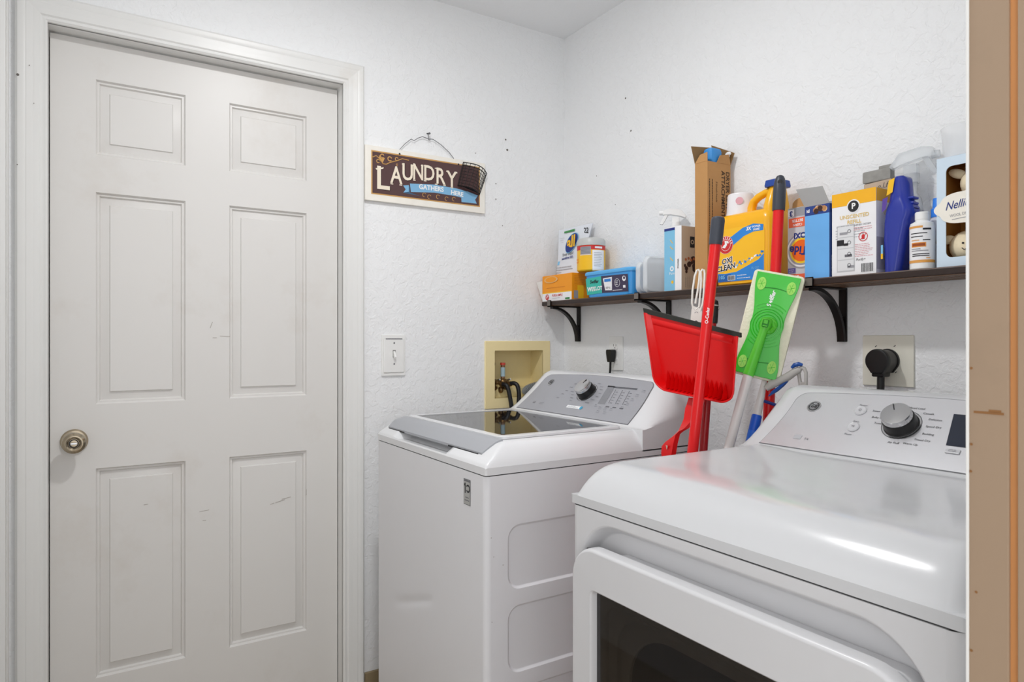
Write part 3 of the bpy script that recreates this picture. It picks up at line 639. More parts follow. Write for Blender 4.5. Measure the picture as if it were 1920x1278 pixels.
for i in range(60):
    u = i / 59; a = R(200 - 150 * min(1, u * 1.8)); 
    if u < .55: pts.append((-.02 + .05 * u * 1.8, -.152 + .04 * math.cos(a) * .7, .985 + .03 * math.sin(R(180 * u * .9))))
    else: w = (u - .55) / .45; pts.append((.03 + .02 * w, -.125 + .02 * w, 1.015 - .45 * w))
mb.tube(pts, [.0118 + (.0042 if i % 2 else 0) for i in range(60)], mat('grey_corrugated_hose', '#8b8e90', .5))
tag(mb.build('drain_hose', origin=(-.02, -.15, .985)), 'grey corrugated drain hose curling out of the outlet box', 'hose')
# --- wall sockets
t = thing('wall_outlet', 'small white wall outlet behind the washer console', 'wall outlet', (.327, 0, 1.144))
mb = MB(); mb.box(.289, .365, -.006, 0, 1.081, 1.207, WPLAS, .0025); mb.build('cover_plate', parent=t)
for z in (1.172, 1.116):
    mb = MB(); mb.prism(rrect(.034, .028, .01, 5), 0, .0015, WPLAS, FR(.325, -.006, z), .0004)
    for x in (-.007, .007): mb.rect(FR(.325, -.0075, z), .002, .008, DARK, .0003, x, .002)
    mb.disc(FR(.325, -.0075, z), .0022, DARK, .0003, 0, -.007, n=10); mb.build('socket', parent=t)
mb = MB(); X = .322
mb.loft([[(X + w * a, yy_, z) for a, yy_ in ((-1, -.012), (1, -.012), (1, -.036), (-1, -.036))] for w, z in ((.010, 1.158), (.014, 1.155), (.0145, 1.148), (.011, 1.128), (.008, 1.116), (.006, 1.112))], BLACK)
mb.box(X - .006, X + .006, -.0135, -.0078, 1.14, 1.152, BLACK)
mb.tube([(X, -.026, 1.115), (X - .001, -.026, 1.09), (X - .004, -.028, 1.05), (X - .006, -.05, .9), (X, -.08, .6), (X + .02, -.1, .5)], .0042, BLACK, seg=8)
tag(mb.build('power_plug', origin=(X, -.012, 1.135)), 'small black plug and cord in the white outlet behind the washer', 'plug')
IV = mat('ivory_plate', '#e2dfd2', .35)
t = thing('dryer_outlet', 'large square ivory wall outlet plate behind the dryer', 'wall outlet', (1.331, 0, 1.141))
mb = MB(); mb.box(1.269, 1.394, -.006, 0, 1.079, 1.204, IV, .0025)
for x, z in ((1.304, 1.177), (1.350, 1.178), (1.353, 1.114)): mb.rect(FR(x, -.006, z) @ rz(40), .006, .0016, DARK, .0004)
mb.build('cover_plate', parent=t)
mb = MB(); PX, PZ = 1.333, 1.142
mb.prism([(-.026 * math.sin(R(a)), .026 * math.cos(R(a))) for a in range(-120, 121, 12)] + [(.013 * -1, -.026), (.013, -.026)], 0, .005, BLACK, FR(PX, -.006, PZ) @ Matrix.Scale(1.12, 4), .001)
mb.prism([(-.0245 * math.sin(R(a)), .0245 * math.cos(R(a))) for a in range(-120, 121, 12)] + [(-.0125, -.026), (.0125, -.026)], .005, .036, mat('dark_grey_plastic', '#3b3a3a', .4), FR(PX, -.006, PZ) @ Matrix.Scale(1.08, 4))
mb.prism([(-.026 * math.sin(R(a)), .026 * math.cos(R(a))) for a in range(-120, 121, 12)] + [(-.013, -.027), (.013, -.027)], .036, .046, BLACK, FR(PX, -.006, PZ) @ Matrix.Scale(1.12, 4), .004)
mb.box(PX - .016, PX + .014, -.050, -.020, 1.103, 1.118, BLACK, .003); mb.box(PX - .009, PX + .009, -.0525, -.050, 1.13, 1.15, BLACK, .002)
mb.tube([(PX - .002, -.033, 1.108), (PX - .002, -.034, 1.08), (PX, -.04, 1.0), (PX + .02, -.07, .8), (PX + .06, -.10, .55)], .0085, BLACK)
tag(mb.build('dryer_plug', origin=(PX, -.006, PZ)), 'big round black dryer plug in the ivory outlet plate', 'plug')

# ------------------------------------------------------------------ shelf
WOOD = mat('dark_stained_wood', '#2b1c16', .35, var=.4, vscale=14, stretch=(.12, 1.4, 1.4), bump=.15, bscale=30)
WOODE = mat('brown_edge_wood', '#6a4c34', .45, var=.35, vscale=18, stretch=(.12, 1, 1)); WOODT = mat('weathered_wood_top', '#6d5d54', .5, var=.4, vscale=14, stretch=(.1, 1.4, 1.4))
IRON = mat('black_iron', '#191716', .38, metal=.4)
sh = thing('wall_shelf', 'long dark wooden shelf on black iron brackets above the machines', 'shelf', (.98, 0, 1.328))
mb = MB(); mb.box(.046, 1.90, -.145, -.001, 1.329, 1.344, WOOD, .002); mb.box(.046, 1.90, -.144, -.001, 1.3435, 1.3455, WOODT)
for i in range(5): mb.box(.05, 1.89, -.142 + .028 * i, -.122 + .028 * i, 1.3275, 1.3295, WOODE)
mb.build('board', parent=sh)
for xb in (.101, .595, 1.216):
    mb = MB(); w = .0105
    mb.box(xb - w, xb + w, -.006, 0, 1.188, 1.327, IRON, .001); mb.box(xb - w, xb + w, -.150, 0, 1.3225, 1.3275, IRON, .001)
    mb.box(xb - w, xb + w, -.1500, -.1455, 1.3225, 1.349, IRON, .001)
    mb.box(xb - w + .001, xb + w - .001, -.1512, -.1498, 1.327, 1.346, mat('bracket_lip_grey', '#77706a', .4, metal=.3), .0005)
    secs = []
    for i in range(17):
        a = R(90 * i / 16); cy, cz = -.136, 1.188; ro = .130; ri = .121
        yo, zo = cy + ro * math.sin(a), cz + (ro + .007) * math.cos(a); yi, zi = cy + ri * math.sin(a), cz + (ri + .007) * math.cos(a)
        secs.append([(xb - w * .9, yo, zo), (xb + w * .9, yo, zo), (xb + w * .9, yi, zi), (xb - w * .9, yi, zi)])
    mb.loft(secs, IRON); mb.cyl((0, 0, 0), .004, .003, IRON, FR(xb, -.006, 1.25), 12); mb.build('bracket', parent=sh)
ZS = 1.3458
# --- products
ORG_ = mat('carton_orange', '#f39a16', .4); YLW = mat('carton_yellow', '#f6bf1e', .4); RD = mat('logo_red', '#cf2a2c', .4); BLU = mat('label_blue_mid', '#2f7fcf', .4)
NAVY = mat('label_navy', '#1b2f7d', .4); LBL = mat('label_light_blue', '#7fbfe6', .4); CARD = mat('cardboard', '#b98a55', .7, var=.05, vscale=60); CARDD = mat('cardboard_inside', '#8a6a42', .8)
WHT = mat('glossy_white_card', '#efeff1', .35); GRY = mat('label_grey', '#9a9aa0', .5); GRN = mat('label_green', '#3f8a4a', .5)
def hammer_logo(mb, M, r, cx, cy, o):
    mb.disc(M, r, WHITE, o, cx, cy); mb.ring(M, r*.66, r*.97, RD, o + .0002, cx, cy); mb.disc(M, r*.62, RD, o + .0002, cx, cy)
    mb.flat([(cx + r*a, cy + r*b) for a, b in ((-.5, -.25), (-.1, -.35), (.2, 0), (.1, .45), (-.15, .5), (-.1, .1), (-.3, -.02))], WHITE, M, o + .0004)
    mb.flat([(cx + r*a, cy + r*b) for a, b in ((.15, .5), (.45, .3), (.35, .1), (.05, .3))], WHITE, M, o + .0004)
    for k in range(9): mb.rect(M @ T(cx, cy, 0) @ rz(-80 + k * 20) @ T(0, r*.81, 0), r*.11, r*.2, WHITE, o + .0004)
def flap(q_, nm='top_flap', m=CARD):
    mb = MB(); n_ = (Vector(q_[1]) - Vector(q_[0])).cross(Vector(q_[2]) - Vector(q_[1])).normalized() * .0007
    a_ = [tuple(Vector(v) + n_) for v in q_]; b_ = [tuple(Vector(v) - n_) for v in q_]; k = len(q_)
    mb.raw(a_ + b_, [tuple(range(k)), tuple(range(k, 2*k))[::-1]] + [(i, k+i, k+(i+1) % k, (i+1) % k) for i in range(k)], m); return mb
# baking soda carton
t = thing('carton', 'small orange and white baking soda carton at the left end of the shelf', 'box', (.127, -.092, ZS))
mb = MB(); mb.box(.030, .224, -.131, -.050, ZS, 1.4475, ORG_, .0015); M = FR(.127, -.131, 1.396)
mb.rect(M, .192, .032, WHT, .0005, 0, -.0345); mb.rect(M, .192, .004, YLW, .0007, 0, -.017); hammer_logo(mb, M, .0125, -.062, -.033, .0008)
mb.text(M, 'PURE & SIMPLE', .0125, RD, .0009, .005, -.029, bold=.02, sx=.85); mb.lines(M, .06, 1, .004, INK, .001, .0009, .0, -.039); mb.rect(M, .028, .007, GRN, .0009, .07, -.044)
mb.lines(M, .13, 1, .006, mat('orange_dark', '#c9731a', .5), .0016, .0009, -.0, .002)
M2 = SD(.224, -.09, 1.396); mb.rect(M2, .03, .05, YLW, .0005, .0, -.02); mb.rect(M2, .020, .030, GRY, .0008, -.022, -.03); mb.lines(M2, .06, 6, .006, mat('orange_dark', '#c9731a', .5), .001, .0008, 0, .04)
cb = mb.build('box_body', parent=t)
mb = MB(); pts = []
for i in range(20): a = 2 * math.pi * i / 20; pts.append((-.015 + .045 * math.cos(a), .034 + .013 * math.sin(a)))
mb.prism([(.127 + p[0] - .02, p[1]) for p in pts], 0, .0012, mat('flap_tan', '#e8b878', .5), FR(0, -.1325, 1.396) @ T(0, 0, 0)); mb.prism([(.107 + p[0] * .8 - .003, p[1] * .8 + .007) for p in pts], .0012, .0018, ORG_, FR(0, -.1325, 1.396)); mb.build('lid_flap', parent=t)
mb = MB(); mb = flap([(.0302, -.131, 1.352), (.0302, -.131, 1.43), (.004, -.142, 1.425)], m=mat('white_card_back', '#dcd9d4', .6)); mb.build('side_flap', parent=t)
# pouch
t = thing('detergent_pouch', 'white stand-up pouch with a dark blue oval emblem on the orange carton', 'pouch', (.12, -.068, 1.448))
PO = mat('pouch_film', '#dfe3ea', .25, var=.03)
def pouch(u, v, side):    # u 0..1 across, v 0..1 up
    x = lerp((.052,), (.032,), v)[0] + u * (lerp((.146,), (.222,), v ** .8)[0]); x -= .004 * math.sin(math.pi * v) * (1 - 2 * u) * -1
    th = .013 * (1 - v) ** .8 * math.sin(math.pi * max(.03, min(.97, u))) ** .5 + .001
    z = 1.4482 + .194 * v + .006 * (v) * (u - .5) + .004 * (1 - v) * (2 * u - 1) ** 2
    return (x - .041 * u * v, -.072 + .022 * v + .030 * u * v + side * th, z)
mb = MB(); us = [i / 16 for i in range(17)]; vs2 = [i / 16 for i in range(17)]
mb.grid(us, vs2, lambda u, v: pouch(u, v, -1), PO); mb.grid(us, vs2[::1], lambda u, v: pouch(1 - u, v, 1), PO)
e = [(u, 0) for u in us]; mb.raw([pouch(u, 0, -1) for u in us] + [pouch(u, 0, 1) for u in us], [(i+1, i, 17+i, 18+i) for i in range(16)], PO)
pb = mb.build('pouch_body', parent=t)
mb = MB()
def pdec(fn_pts, m, off):
    vs = []
    for (u, v) in fn_pts: p = pouch(u, v, -1); vs.append((p[0], p[1] - off, p[2]))
    mb.raw(vs, [tuple(range(len(vs)))], m)
def oval(cu, cv, ru, rv, tilt=0, n=24): 
    return [(cu + ru * math.cos(2*math.pi*i/n) + tilt * math.sin(2*math.pi*i/n), cv + rv * math.sin(2*math.pi*i/n)) for i in range(n)]
pdec(oval(.50, .66, .19, .21, .05), LBL, .004); pdec(oval(.50, .66, .175, .195, .05), NAVY, .005)
pdec([(.52, .955), (.20, .94), (.20, .90), (.52, .905)][::-1], GRN, .0035)
pdec([(.02, .22), (.95, .24), (.97, .32), (.04, .30)], LBL, .0025)
pdec(oval(.92, .34, .09, .055), DARK, .004)
c0 = Vector(pouch(.50, .66, -1)); Mx = FR(c0.x, c0.y - .0085, c0.z); mb.text(Mx, 'all', .062, YLW, .0005, 0, .002, bold=.03, shear=.2, rot=6)
c1 = Vector(pouch(.44, .44, -1)); mb.text(FR(c1.x, c1.y - .003, c1.z), 'free clear', .019, DARK, .0005, rot=3, shear=.15)
c1 = Vector(pouch(.44, .36, -1)); mb.text(FR(c1.x, c1.y - .003, c1.z), 'sensitive skin', .014, NAVY, .0005, rot=3, bold=.03)
c1 = Vector(pouch(.42, .17, -1)); mb.lines(FR(c1.x, c1.y - .003, c1.z), .12, 4, .010, GRY, .003, .0005)
c1 = Vector(pouch(.88, .86, -1)); mb.text(FR(c1.x, c1.y - .003, c1.z), '22', .030, DARK, .0005, bold=.02, rot=-6); mb.lines(FR(c1.x, c1.y - .003, c1.z - .022), .02, 3, .005, INK, .001, .0005)
c1 = Vector(pouch(.15, .80, -1)); mb.lines(FR(c1.x, c1.y - .003, c1.z), .035, 5, .008, GRY, .001, .0005)
mb.build('printed_front', parent=pb)
# canister
CL = mat('clear_white_plastic', '#d3d4d2', .25, alpha=1, var=.02)
t = thing('wipes_canister', 'round yellow and red wipes canister with grey lid between pouch and blue tub', 'canister', (.269, -.079, 1.448))
mb = MB(); r = .0525; CM = T(.274, -.079, 1.4482)
mb.lathe([(0, 0), (r - .004, 0), (r, .004), (r, .090), (r - .002, .094), (0, .094)], YLW, CM, 48)
def cyl_dec(mb, CM, r, a0, a1, z0, z1, m, off=.0006, n=16):
    vs = []
    for i in range(n + 1): a = R(a0 + (a1 - a0) * i / n); vs += [((r+off)*math.cos(a), (r+off)*math.sin(a), z0), ((r+off)*math.cos(a), (r+off)*math.sin(a), z1)]
    mb.raw(vs, [(2*i, 2*i+2, 2*i+3, 2*i+1) for i in range(n)], m, CM)
cyl_dec(mb, CM, r, 180, 420, .077, .093, RD); cyl_dec(mb, CM, r, -34, 22, .004, .075, WHT, .0008); cyl_dec(mb, CM, r, -34, 22, .0, .003, WHT, .0008); cyl_dec(mb, CM, r, -86, -40, .060, .088, GRY, .0012); cyl_dec(mb, CM, r, -88, -38, .057, .059, WHT, .0010)
for k in range(9): cyl_dec(mb, CM, r, -28, 12 - random.uniform(0, 12), .064 - k * .006, .0654 - k * .006, GRY, .0012)
for k in range(5): cyl_dec(mb, CM, r, -82, -44, .084 - k * .005, .0852 - k * .005, INK, .0016)
for k in range(2): cyl_dec(mb, CM, r, -125, -98, .030 + k * .010, .036 + k * .010, ORG_, .0012)
cyl_dec(mb, CM, r, -24, 10, .081, .088, WHT, .001, 8)
mb.build('can', parent=t)
mb = MB(); mb.lathe([(0, .094), (r + .001, .094), (r + .0015, .098), (r + .001, .112), (r - .004, .120), (r - .012, .123), (0, .1235)], mat('grey_lid', '#c3c4c2', .35), CM, 48); mb.build('lid', parent=t)
# blue tub
t = thing('wipes_tub', 'flat bright blue plastic wipes tub with teal and dark label on shelf', 'tub', (.43, -.079, ZS))
TB = mat('tub_blue', '#3f9be0', .3, var=.02); TBL = mat('tub_lid_blue', '#5aaee8', .3, var=.02)
def rr3(w, d, r, cx, cy, z): return [(p[0], p[1], z) for p in rrect(w, d, r, 6, cx, cy)]
mb = MB(); cx, cy = .428, -.080
mb.loft([rr3(.228, .092, .018, cx, cy, ZS), rr3(.234, .098, .02, cx, cy, ZS + .004), rr3(.250, .112, .022, cx, cy, ZS + .080)], TB); tb = mb.build('tub_body', parent=t)
mb = MB(); mb.loft([rr3(.2565, .1185, .024, cx, cy, ZS + .080), rr3(.2585, .1205, .024, cx, cy, ZS + .083), rr3(.2585, .1205, .024, cx, cy, ZS + .088), rr3(.252, .114, .023, cx, cy, ZS + .093), rr3(.232, .094, .02, cx, cy, ZS + .0935)], TBL)
mb.build('lid', parent=t)
mb = MB(); tl = math.atan(.007 / .080); M = FR(cx, -.1335, ZS + .042) @ Matrix.Rotation(tl, 4, 'X')
TEAL = mat('label_teal', '#35b8a8', .4); PUR = mat('label_dark_plum', '#3c3350', .4)
mb.flat([(-.112, -.031), (-.028, -.028), (-.028, .031), (-.114, .028)], TEAL, M, .0004); mb.flat([(-.028, -.028), (.108, -.031), (.110, .028), (-.028, .031)], PUR, M, .0004)
mb.text(M, 'Swiffer', .017, DARK, .0008, -.068, .014, bold=.03, shear=.3); mb.text(M, 'WET', .021, WHITE, .0008, -.085, -.012, bold=.04); mb.text(M, 'CLOT', .019, WHITE, .0008, -.05, -.011, bold=.03)
mb.flat([(-.018, .022), (.030, .024), (.026, -.022), (-.010, -.020)], WHT, M, .0008); mb.rect(M, .034, .010, BLU, .0012, .006, .014); mb.text(M, 'REFILL', .009, DARK, .0012, .007, -.012)
mb.ring(M, .013, .0142, WHT, .0008, .055, .002); mb.lines(M, .018, 3, .006, WHT, .002, .001, .055, .008); mb.disc(M, .009, WHT, .0008, .091, .014); mb.disc(M, .005, PUR, .0011, .092, .016)
mb.lines(M, .06, 1, .004, WHT, .0018, .0009, .06, -.023); mb.rect(M, .012, .009, WHT, .0008, .09, -.013)
mb.build('label', parent=tb)['label'] = 'teal and dark plum printed label'
# clear plastic lids leaning on edge
CLR = mat('clear_plastic', '#e8ecef', .12, alpha=.55, ior=1.4)
for i, (x, h, dd_) in enumerate(((.588, .105, .125), (.618, .122, .118))):
    mb = MB(); M = SD(x, -.083, ZS + h / 2 + .001)
    ring_loft(mb, [[(p[0], p[1], o) for p in rrect(dd_ - ins, h - ins, .022, 6)] for ins, o in ((0, 0), (0, .002), (.006, .003), (.010, .012), (.016, .013), (.016, .011), (.012, .010))], CLR, M)
    mb.prism(rrect(dd_ - .012, h - .012, .02, 6), .0105, .012, CLR, M)
    tag(mb.build('container_lid', origin=(x, -.083, ZS)), ('shorter of two clear plastic lids standing on edge by blue tub', 'taller clear plastic lid standing on edge beside the blue pod box')[i], 'lid', 'clear plastic lids')
# white trigger sprayer
def sprayer(mb, M, m, s=1):
    mb.loft([[(x * s, y * s, z * s) for x, y in ((-.012, -.010), (.012, -.010), (.012, .010), (-.012, .010))] for z in (.0, .02)], m, M)
    mb.prism([(p[0] * s, p[1] * s) for p in ((-.045, .030), (-.040, .048), (-.020, .052), (.020, .046), (.038, .022), (.034, .016), (.012, .024), (-.018, .030))], -.010 * s, .010 * s, m, M @ FR(0, 0, 0), .002)
def nozzle(mb, M, m, s=1): mb.tube([(-.058 * s, 0, .039 * s), (-.042 * s, 0, .039 * s)], [.0085 * s, .0095 * s], m, M)
def trigger(mb, M, m, s=1): mb.prism([(p[0] * s, p[1] * s) for p in ((-.030, .034), (-.020, .032), (-.030, .012), (-.040, -.004), (-.048, -.002), (-.040, .014))], -.006 * s, .006 * s, m, M @ FR(0, 0, 0), .0015)
t = thing('spray_bottle', 'white trigger spray bottle standing behind the blue and tan box', 'spray bottle', (.676, -.028, ZS))
SPR = mat('sprayer_white', '#e9eaea', .35)
mb = MB(); mb.lathe([(0, 0), (.022, 0), (.024, .003), (.024, .13), (.020, .165), (.012, .185), (.012, .216), (0, .216)], mat('bottle_pale', '#dfe6ea', .3), T(.664, -.030, ZS), 28, sy=.95); mb.build('bottle', parent=t)
SM = T(.668, -.045, ZS + .229) @ rz(40)
mb = MB(); mb.cyl((0, 0, -.018), .015, .020, SPR, SM); sprayer(mb, SM, SPR, .9); mb.build('spray_head', parent=t)
mb = MB(); nozzle(mb, SM, SPR, .9); mb.build('nozzle', parent=t)
mb = MB(); trigger(mb, SM, SPR, 1.05); mb.build('trigger', parent=t)
# blue/tan box
t = thing('pod_box', 'tall blue and white box with tan side right of the clear lids', 'box', (.729, -.088, ZS))
mb = MB(); TAN = mat('box_tan', '#c9b49c', .55)
mb.box(.693, .765, -.121, -.055, ZS, 1.547, WHT, .0008); M = FR(.716, -.121, 1.446)
mb.rect(M, .045, .190, mat('box_sky_blue', '#7fbfe0', .4), .0004, -.0005, -.004); mb.rect(M, .045, .008, NAVY, .0008, -.0005, .094)
for yy_, rr_ in ((.035, 40), (.0, 45), (.055, 50)): mb.rect(M @ T(.008, yy_, 0) @ rz(-rr_), .016, .0025, YLW, .0008)
mb.ring(M, .004, .008, WHITE, .0008, .010, -.030); mb.text(M, 'Pure', .012, WHITE, .0008, .010, -.045); mb.disc(M, .005, YLW, .0008, .012, -.072); mb.text(FR(.752, -.121, 1.43) @ rz(90), 'POWDER', .007, DARK, .0006, bold=.02)
M = SD(.765, -.088, 1.446); mb.rect(M, .064, .198, TAN, .0004); mb.rect(M, .020, .034, DARK, .0008, .014, .052); mb.ring(M, .004, .007, TAN, .0012, .014, .052)
BR_ = mat('print_brown', '#3f241d', .6)
for i in range(16): mb.disc(M, random.uniform(.005, .010), BR_, .0008 + i * .00002, random.uniform(-.024, .026), random.uniform(-.045, .005), n=7)
for i in range(4): mb.disc(M, .005, mat('print_rust', '#b5653c', .6), .0014, -.015 + .012 * i, -.004 + .004 * (i % 2), n=6)
mb.lines(M @ rz(90), .04, 3, .009, INK, .0012, .0009, -.07, .015); mb.build('box_body', parent=t)
# tall cardboard box
t = thing('tall_cardboard_box', 'tall narrow brown cardboard box, opened at the top, in middle of shelf', 'box', (.845, -.070, ZS))
mb = MB(); x0, x1, y0, y1, zt = .820, .868, -.121, -.020, 1.722
mb.raw([(x0, y0, ZS), (x1, y0, ZS), (x1, y1, ZS), (x0, y1, ZS), (x0, y0, zt), (x1, y0, zt), (x1, y1, zt), (x0, y1, zt)], [(0, 1, 5, 4), (1, 2, 6, 5), (2, 3, 7, 6), (3, 0, 4, 7), (3, 2, 1, 0)], CARD)
mb.raw([(x0+.001, y0+.001, 1.6), (x1-.001, y0+.001, 1.6), (x1-.001, y1-.001, 1.6), (x0+.001, y1-.001, 1.6), (x0+.001, y0+.001, zt), (x1-.001, y0+.001, zt), (x1-.001, y1-.001, zt), (x0+.001, y1-.001, zt)], [(4, 5, 1, 0), (5, 6, 2, 1), (6, 7, 3, 2), (7, 4, 0, 3), (0, 1, 2, 3)], CARDD)
M = SD(x1, -.070, 1.60)
CI = mat('box_print', '#4a3420', .7)
mb.text(M @ rz(-90), 'DRYER LINT', .021, CI, .0006, -.100, .036, bold=.03, align='LEFT'); mb.text(M @ rz(-90), 'ATTACHMENT', .021, CI, .0006, -.100, .016, bold=.03, align='LEFT')
mb.text(M @ rz(-90), '2 brush heads', .011, CI, .0006, -.035, -.012, shear=.2); mb.lines(M @ rz(-90), .20, 2, .012, CI, .003, .0006, .03, -.030)
cbx = mb.build('box_body', parent=t)
flap([(x0, y0, zt), (x1, y0, zt), (x1 - .002, y0 + .002, zt + .026), (x0 + .018, y0 + .002, zt + .024)]).build('top_flap', parent=t)
flap([(x0, y1, zt), (x0, y0, zt), (x0 - .010, y0 - .006, zt + .055), (x0 - .002, y1, zt + .064)], m=CARDD).build('top_flap', parent=t)
flap([(x0 - .004, y1, zt), (x1, y1, zt), (x1 + .012, y1 + .004, zt + .035), (x0, y1 - .03, zt + .068)], m=CARDD).build('top_flap', parent=t)
flap([(x1, y0 + .04, zt), (x1, y1, zt), (x1 + .004, y1 - .012, zt + .030), (x1 + .004, y0 + .05, zt + .022)]).build('top_flap', parent=t)
mb = MB(); mb.box(.826, .864, -.098, -.048, 1.603, 1.770, mat('blue_insert', '#3b8fd6', .45), .012)
tag(mb.build('blue_brush_head', origin=(.843, -.066, 1.603)), 'blue plastic piece sticking out of the tall cardboard box', 'tool')
mb = MB(); mb.tube([(.850, -.034, 1.602), (.855, -.032, 1.735), (.866, -.030, 1.752)], [.006, .006, .008], WPLAS); mb.ball((.868, -.030, 1.755), (.010, .006, .006), WPLAS)
tag(mb.build('white_brush_stick', origin=(.850, -.034, 1.602)), 'white rod tip showing beside the blue piece in the cardboard box', 'rod')
# detergent jug
t = thing('detergent_jug', 'large yellow laundry detergent jug with white cap and blue label', 'detergent jug', (1.0, -.075, ZS))
JY = mat('jug_yellow', '#f7b512', .28, var=.01, coat=.2)
mb = MB()
def jsec(z, x0, x1, y0, y1, r): return [(p[0], p[1], z) for p in rrect(x1-x0, y1-y0, min(r, (y1-y0)/2-.001, (x1-x0)/2-.001), 7, (x0+x1)/2, (y0+y1)/2)]
mb.loft([jsec(ZS, .905, 1.078, -.113, -.030, .02), jsec(ZS+.006, .897, 1.085, -.121, -.024, .022), jsec(ZS+.03, .893, 1.086, -.122, -.022, .024), jsec(1.52, .895, 1.086, -.122, -.022, .026), jsec(1.540, .897, 1.084, -.119, -.024, .03), jsec(1.550, .902, 1.078, -.110, -.032, .032), jsec(1.553, .912, 1.066, -.098, -.042, .03)], JY)
mb.loft([jsec(1.535, 1.046, 1.082, -.112, -.030, .016), jsec(1.56, 1.047, 1.082, -.112, -.026, .018), jsec(1.595, 1.052, 1.080, -.100, -.034, .015), jsec(1.612, 1.055, 1.079, -.092, -.040, .012)], JY)
hp = [(.990, -.075, 1.545), (.990, -.076, 1.566), (.998, -.078, 1.582), (1.015, -.079, 1.592), (1.04, -.079, 1.600), (1.062, -.078, 1.602)]
mb.tube(hp, [.013, .012, .011, .0105, .0105, .012], JY, ry=1.15, seg=14)
jb = mb.build('jug_body', parent=t, ang=45)
mb = MB(); M = FR(.985, -.122, 1.43); LBY = mat('label_yellow', '#f9bf25', .3)
def lab(pts, m, o): mb.flat(pts, m, M, o)
def Lp(pts): return pts
lab([(p[0], p[1]) for p in rrect(.158, .150, .02, 6, .003, .004)], LBY, .0006)
BLJ = mat('label_wave_blue', '#2f86d6', .3); BLD = mat('label_wave_deep', '#1e5fa8', .3)
lab([(-.060, .058), (-.03, .055), (.01, .075), (.045, .082), (.078, .076), (.078, .060), (.045, .060), (.015, .052), (-.02, .032), (-.05, .018)][::-1], BLJ, .0009)
lab([(-.076, -.071), (.066, -.071), (.080, -.055), (.080, -.002), (.062, -.018), (.03, -.030), (-.01, -.045), (-.05, -.048), (-.076, -.046)], BLJ, .0009)
lab([(-.076, -.071), (-.030, -.071), (-.030, -.050), (-.076, -.050)], BLD, .0011)
for i in range(26): u = i / 25; mb.disc(M, random.uniform(.0015, .004), random.choice((WHITE, LBL, BLJ)), .0012, -.035 + .112 * u, -.036 + .035 * u + random.uniform(-.004, .006), n=7)
hammer_logo(mb, M, .0255, -.048, .034, .0013)
mb.text(M, '3X', .013, WHITE, .0014, .030, .070, bold=.04, shear=.2); mb.text(M, 'POWER', .0075, WHITE, .0014, .056, .073, bold=.03); mb.text(M, 'MORE', .0075, WHITE, .0014, .056, .065, bold=.03)
mb.text(M, 'OXI', .021, WHITE, .0014, -.044, -.012, bold=.09, shear=.15, rot=8); mb.text(M, 'OXI', .021, DARK, .0017, -.044, -.012, bold=.02, shear=.15, rot=8)
mb.text(M, 'CLEAN', .021, WHITE, .0014, -.048, -.031, bold=.09, shear=.15, rot=8); mb.text(M, 'CLEAN', .021, DARK, .0017, -.048, -.031, bold=.02, shear=.15, rot=8)
mb.rect(M, .026, .014, WHT, .0013, -.028, -.061); mb.barcode(M, .022, .012, DARK, .0016, -.028, -.061); mb.text(M, '105', .015, LBL, .0014, -.062, -.058, bold=.02); mb.lines(M, .045, 2, .008, WHT, .0016, .0014, .014, -.056); mb.text(M, 'FL OZ', .009, LBL, .0014, .052, -.04)
mb.build('label', parent=jb)['label'] = 'blue wave label with red round logo'
mb = MB(); CAPM = T(.946, -.070, 1.548)
mb.lathe([(.040, 0), (.0405, .008), (.039, .012), (.0365, .060), (.0345, .0645), (0, .0655)], mat('cap_translucent', '#e9e6e8', .25, alpha=1), CAPM, 36); cp = mb.build('cap', parent=t)
mb = MB(); mb.disc(CAPM @ rz(34) @ FR(0, -.0392, .040), .0105, mat('cap_pink', '#dba3ad', .4), .0006); mb.build('cap_spot', parent=cp)['label'] = 'faded pink round mark on the cap'
mb = MB(); mb.loft([jsec(1.610, 1.047, 1.088, -.100, -.036, .008), jsec(1.614, 1.046, 1.089, -.101, -.035, .008), jsec(1.628, 1.048, 1.087, -.099, -.037, .008)], mat('cap_blue', '#23479a', .35)); mb.build('spout_cap', parent=t)['label'] = 'blue spout cap'
# upside-down oxi box
t = thing('stain_remover_box', 'grey and orange powder box standing upside down behind the black-capped pole', 'box', (1.160, -.08, ZS))
mb = MB(); mb.box(1.130, 1.187, -.112, -.045, ZS, 1.536, mat('box_light_grey', '#c9cacd', .4), .001)
M = FR(1.1585, -.112, 1.441); G2 = mat('box_silver', '#a9abb0', .35, metal=.3)
mb.rect(M, .056, .022, G2, .0004, .002, .083); mb.rect(M, .018, .018, WHT, .0006, -.018, .082); mb.text(M, '3', .018, NAVY, .0009, -.018, .081, bold=.05, rot=180)
mb.rect(M, .052, .024, mat('box_coral', '#ee6a45', .4), .0006, .001, .056); mb.text(M, 'BETTER', .0095, WHITE, .0009, .001, .061, bold=.03, rot=180); mb.text(M, 'CLEAN', .0085, WHITE, .0009, .001, .050, bold=.03, rot=180)
mb.disc(M, .047, G2, .0004, .018, -.018, 40) if False else None
for rr_, mm in ((.046, G2), (.042, WHT), (.038, G2), (.033, mat('logo_yellow', '#f4cf2d', .4)), (.028, mat('logo_orange', '#ee6a1c', .4))):
    pts = [(x, y) for x, y in [(.012 + rr_ * math.cos(2*math.pi*i/40), -.018 + rr_ * math.sin(2*math.pi*i/40)) for i in range(40)]]
    pts = [(max(-.0283, min(.0283, x)), y) for x, y in pts]; mb.flat(pts, mm, M, .0006 + (.046 - rr_) * .02)
mb.text(M, 'Tide', .030, NAVY, .0014, .004, -.016, bold=.03, rot=174, sx=.95); mb.text(M, 'OXI', .020, NAVY, .0014, .008, .022, bold=.03, rot=180)
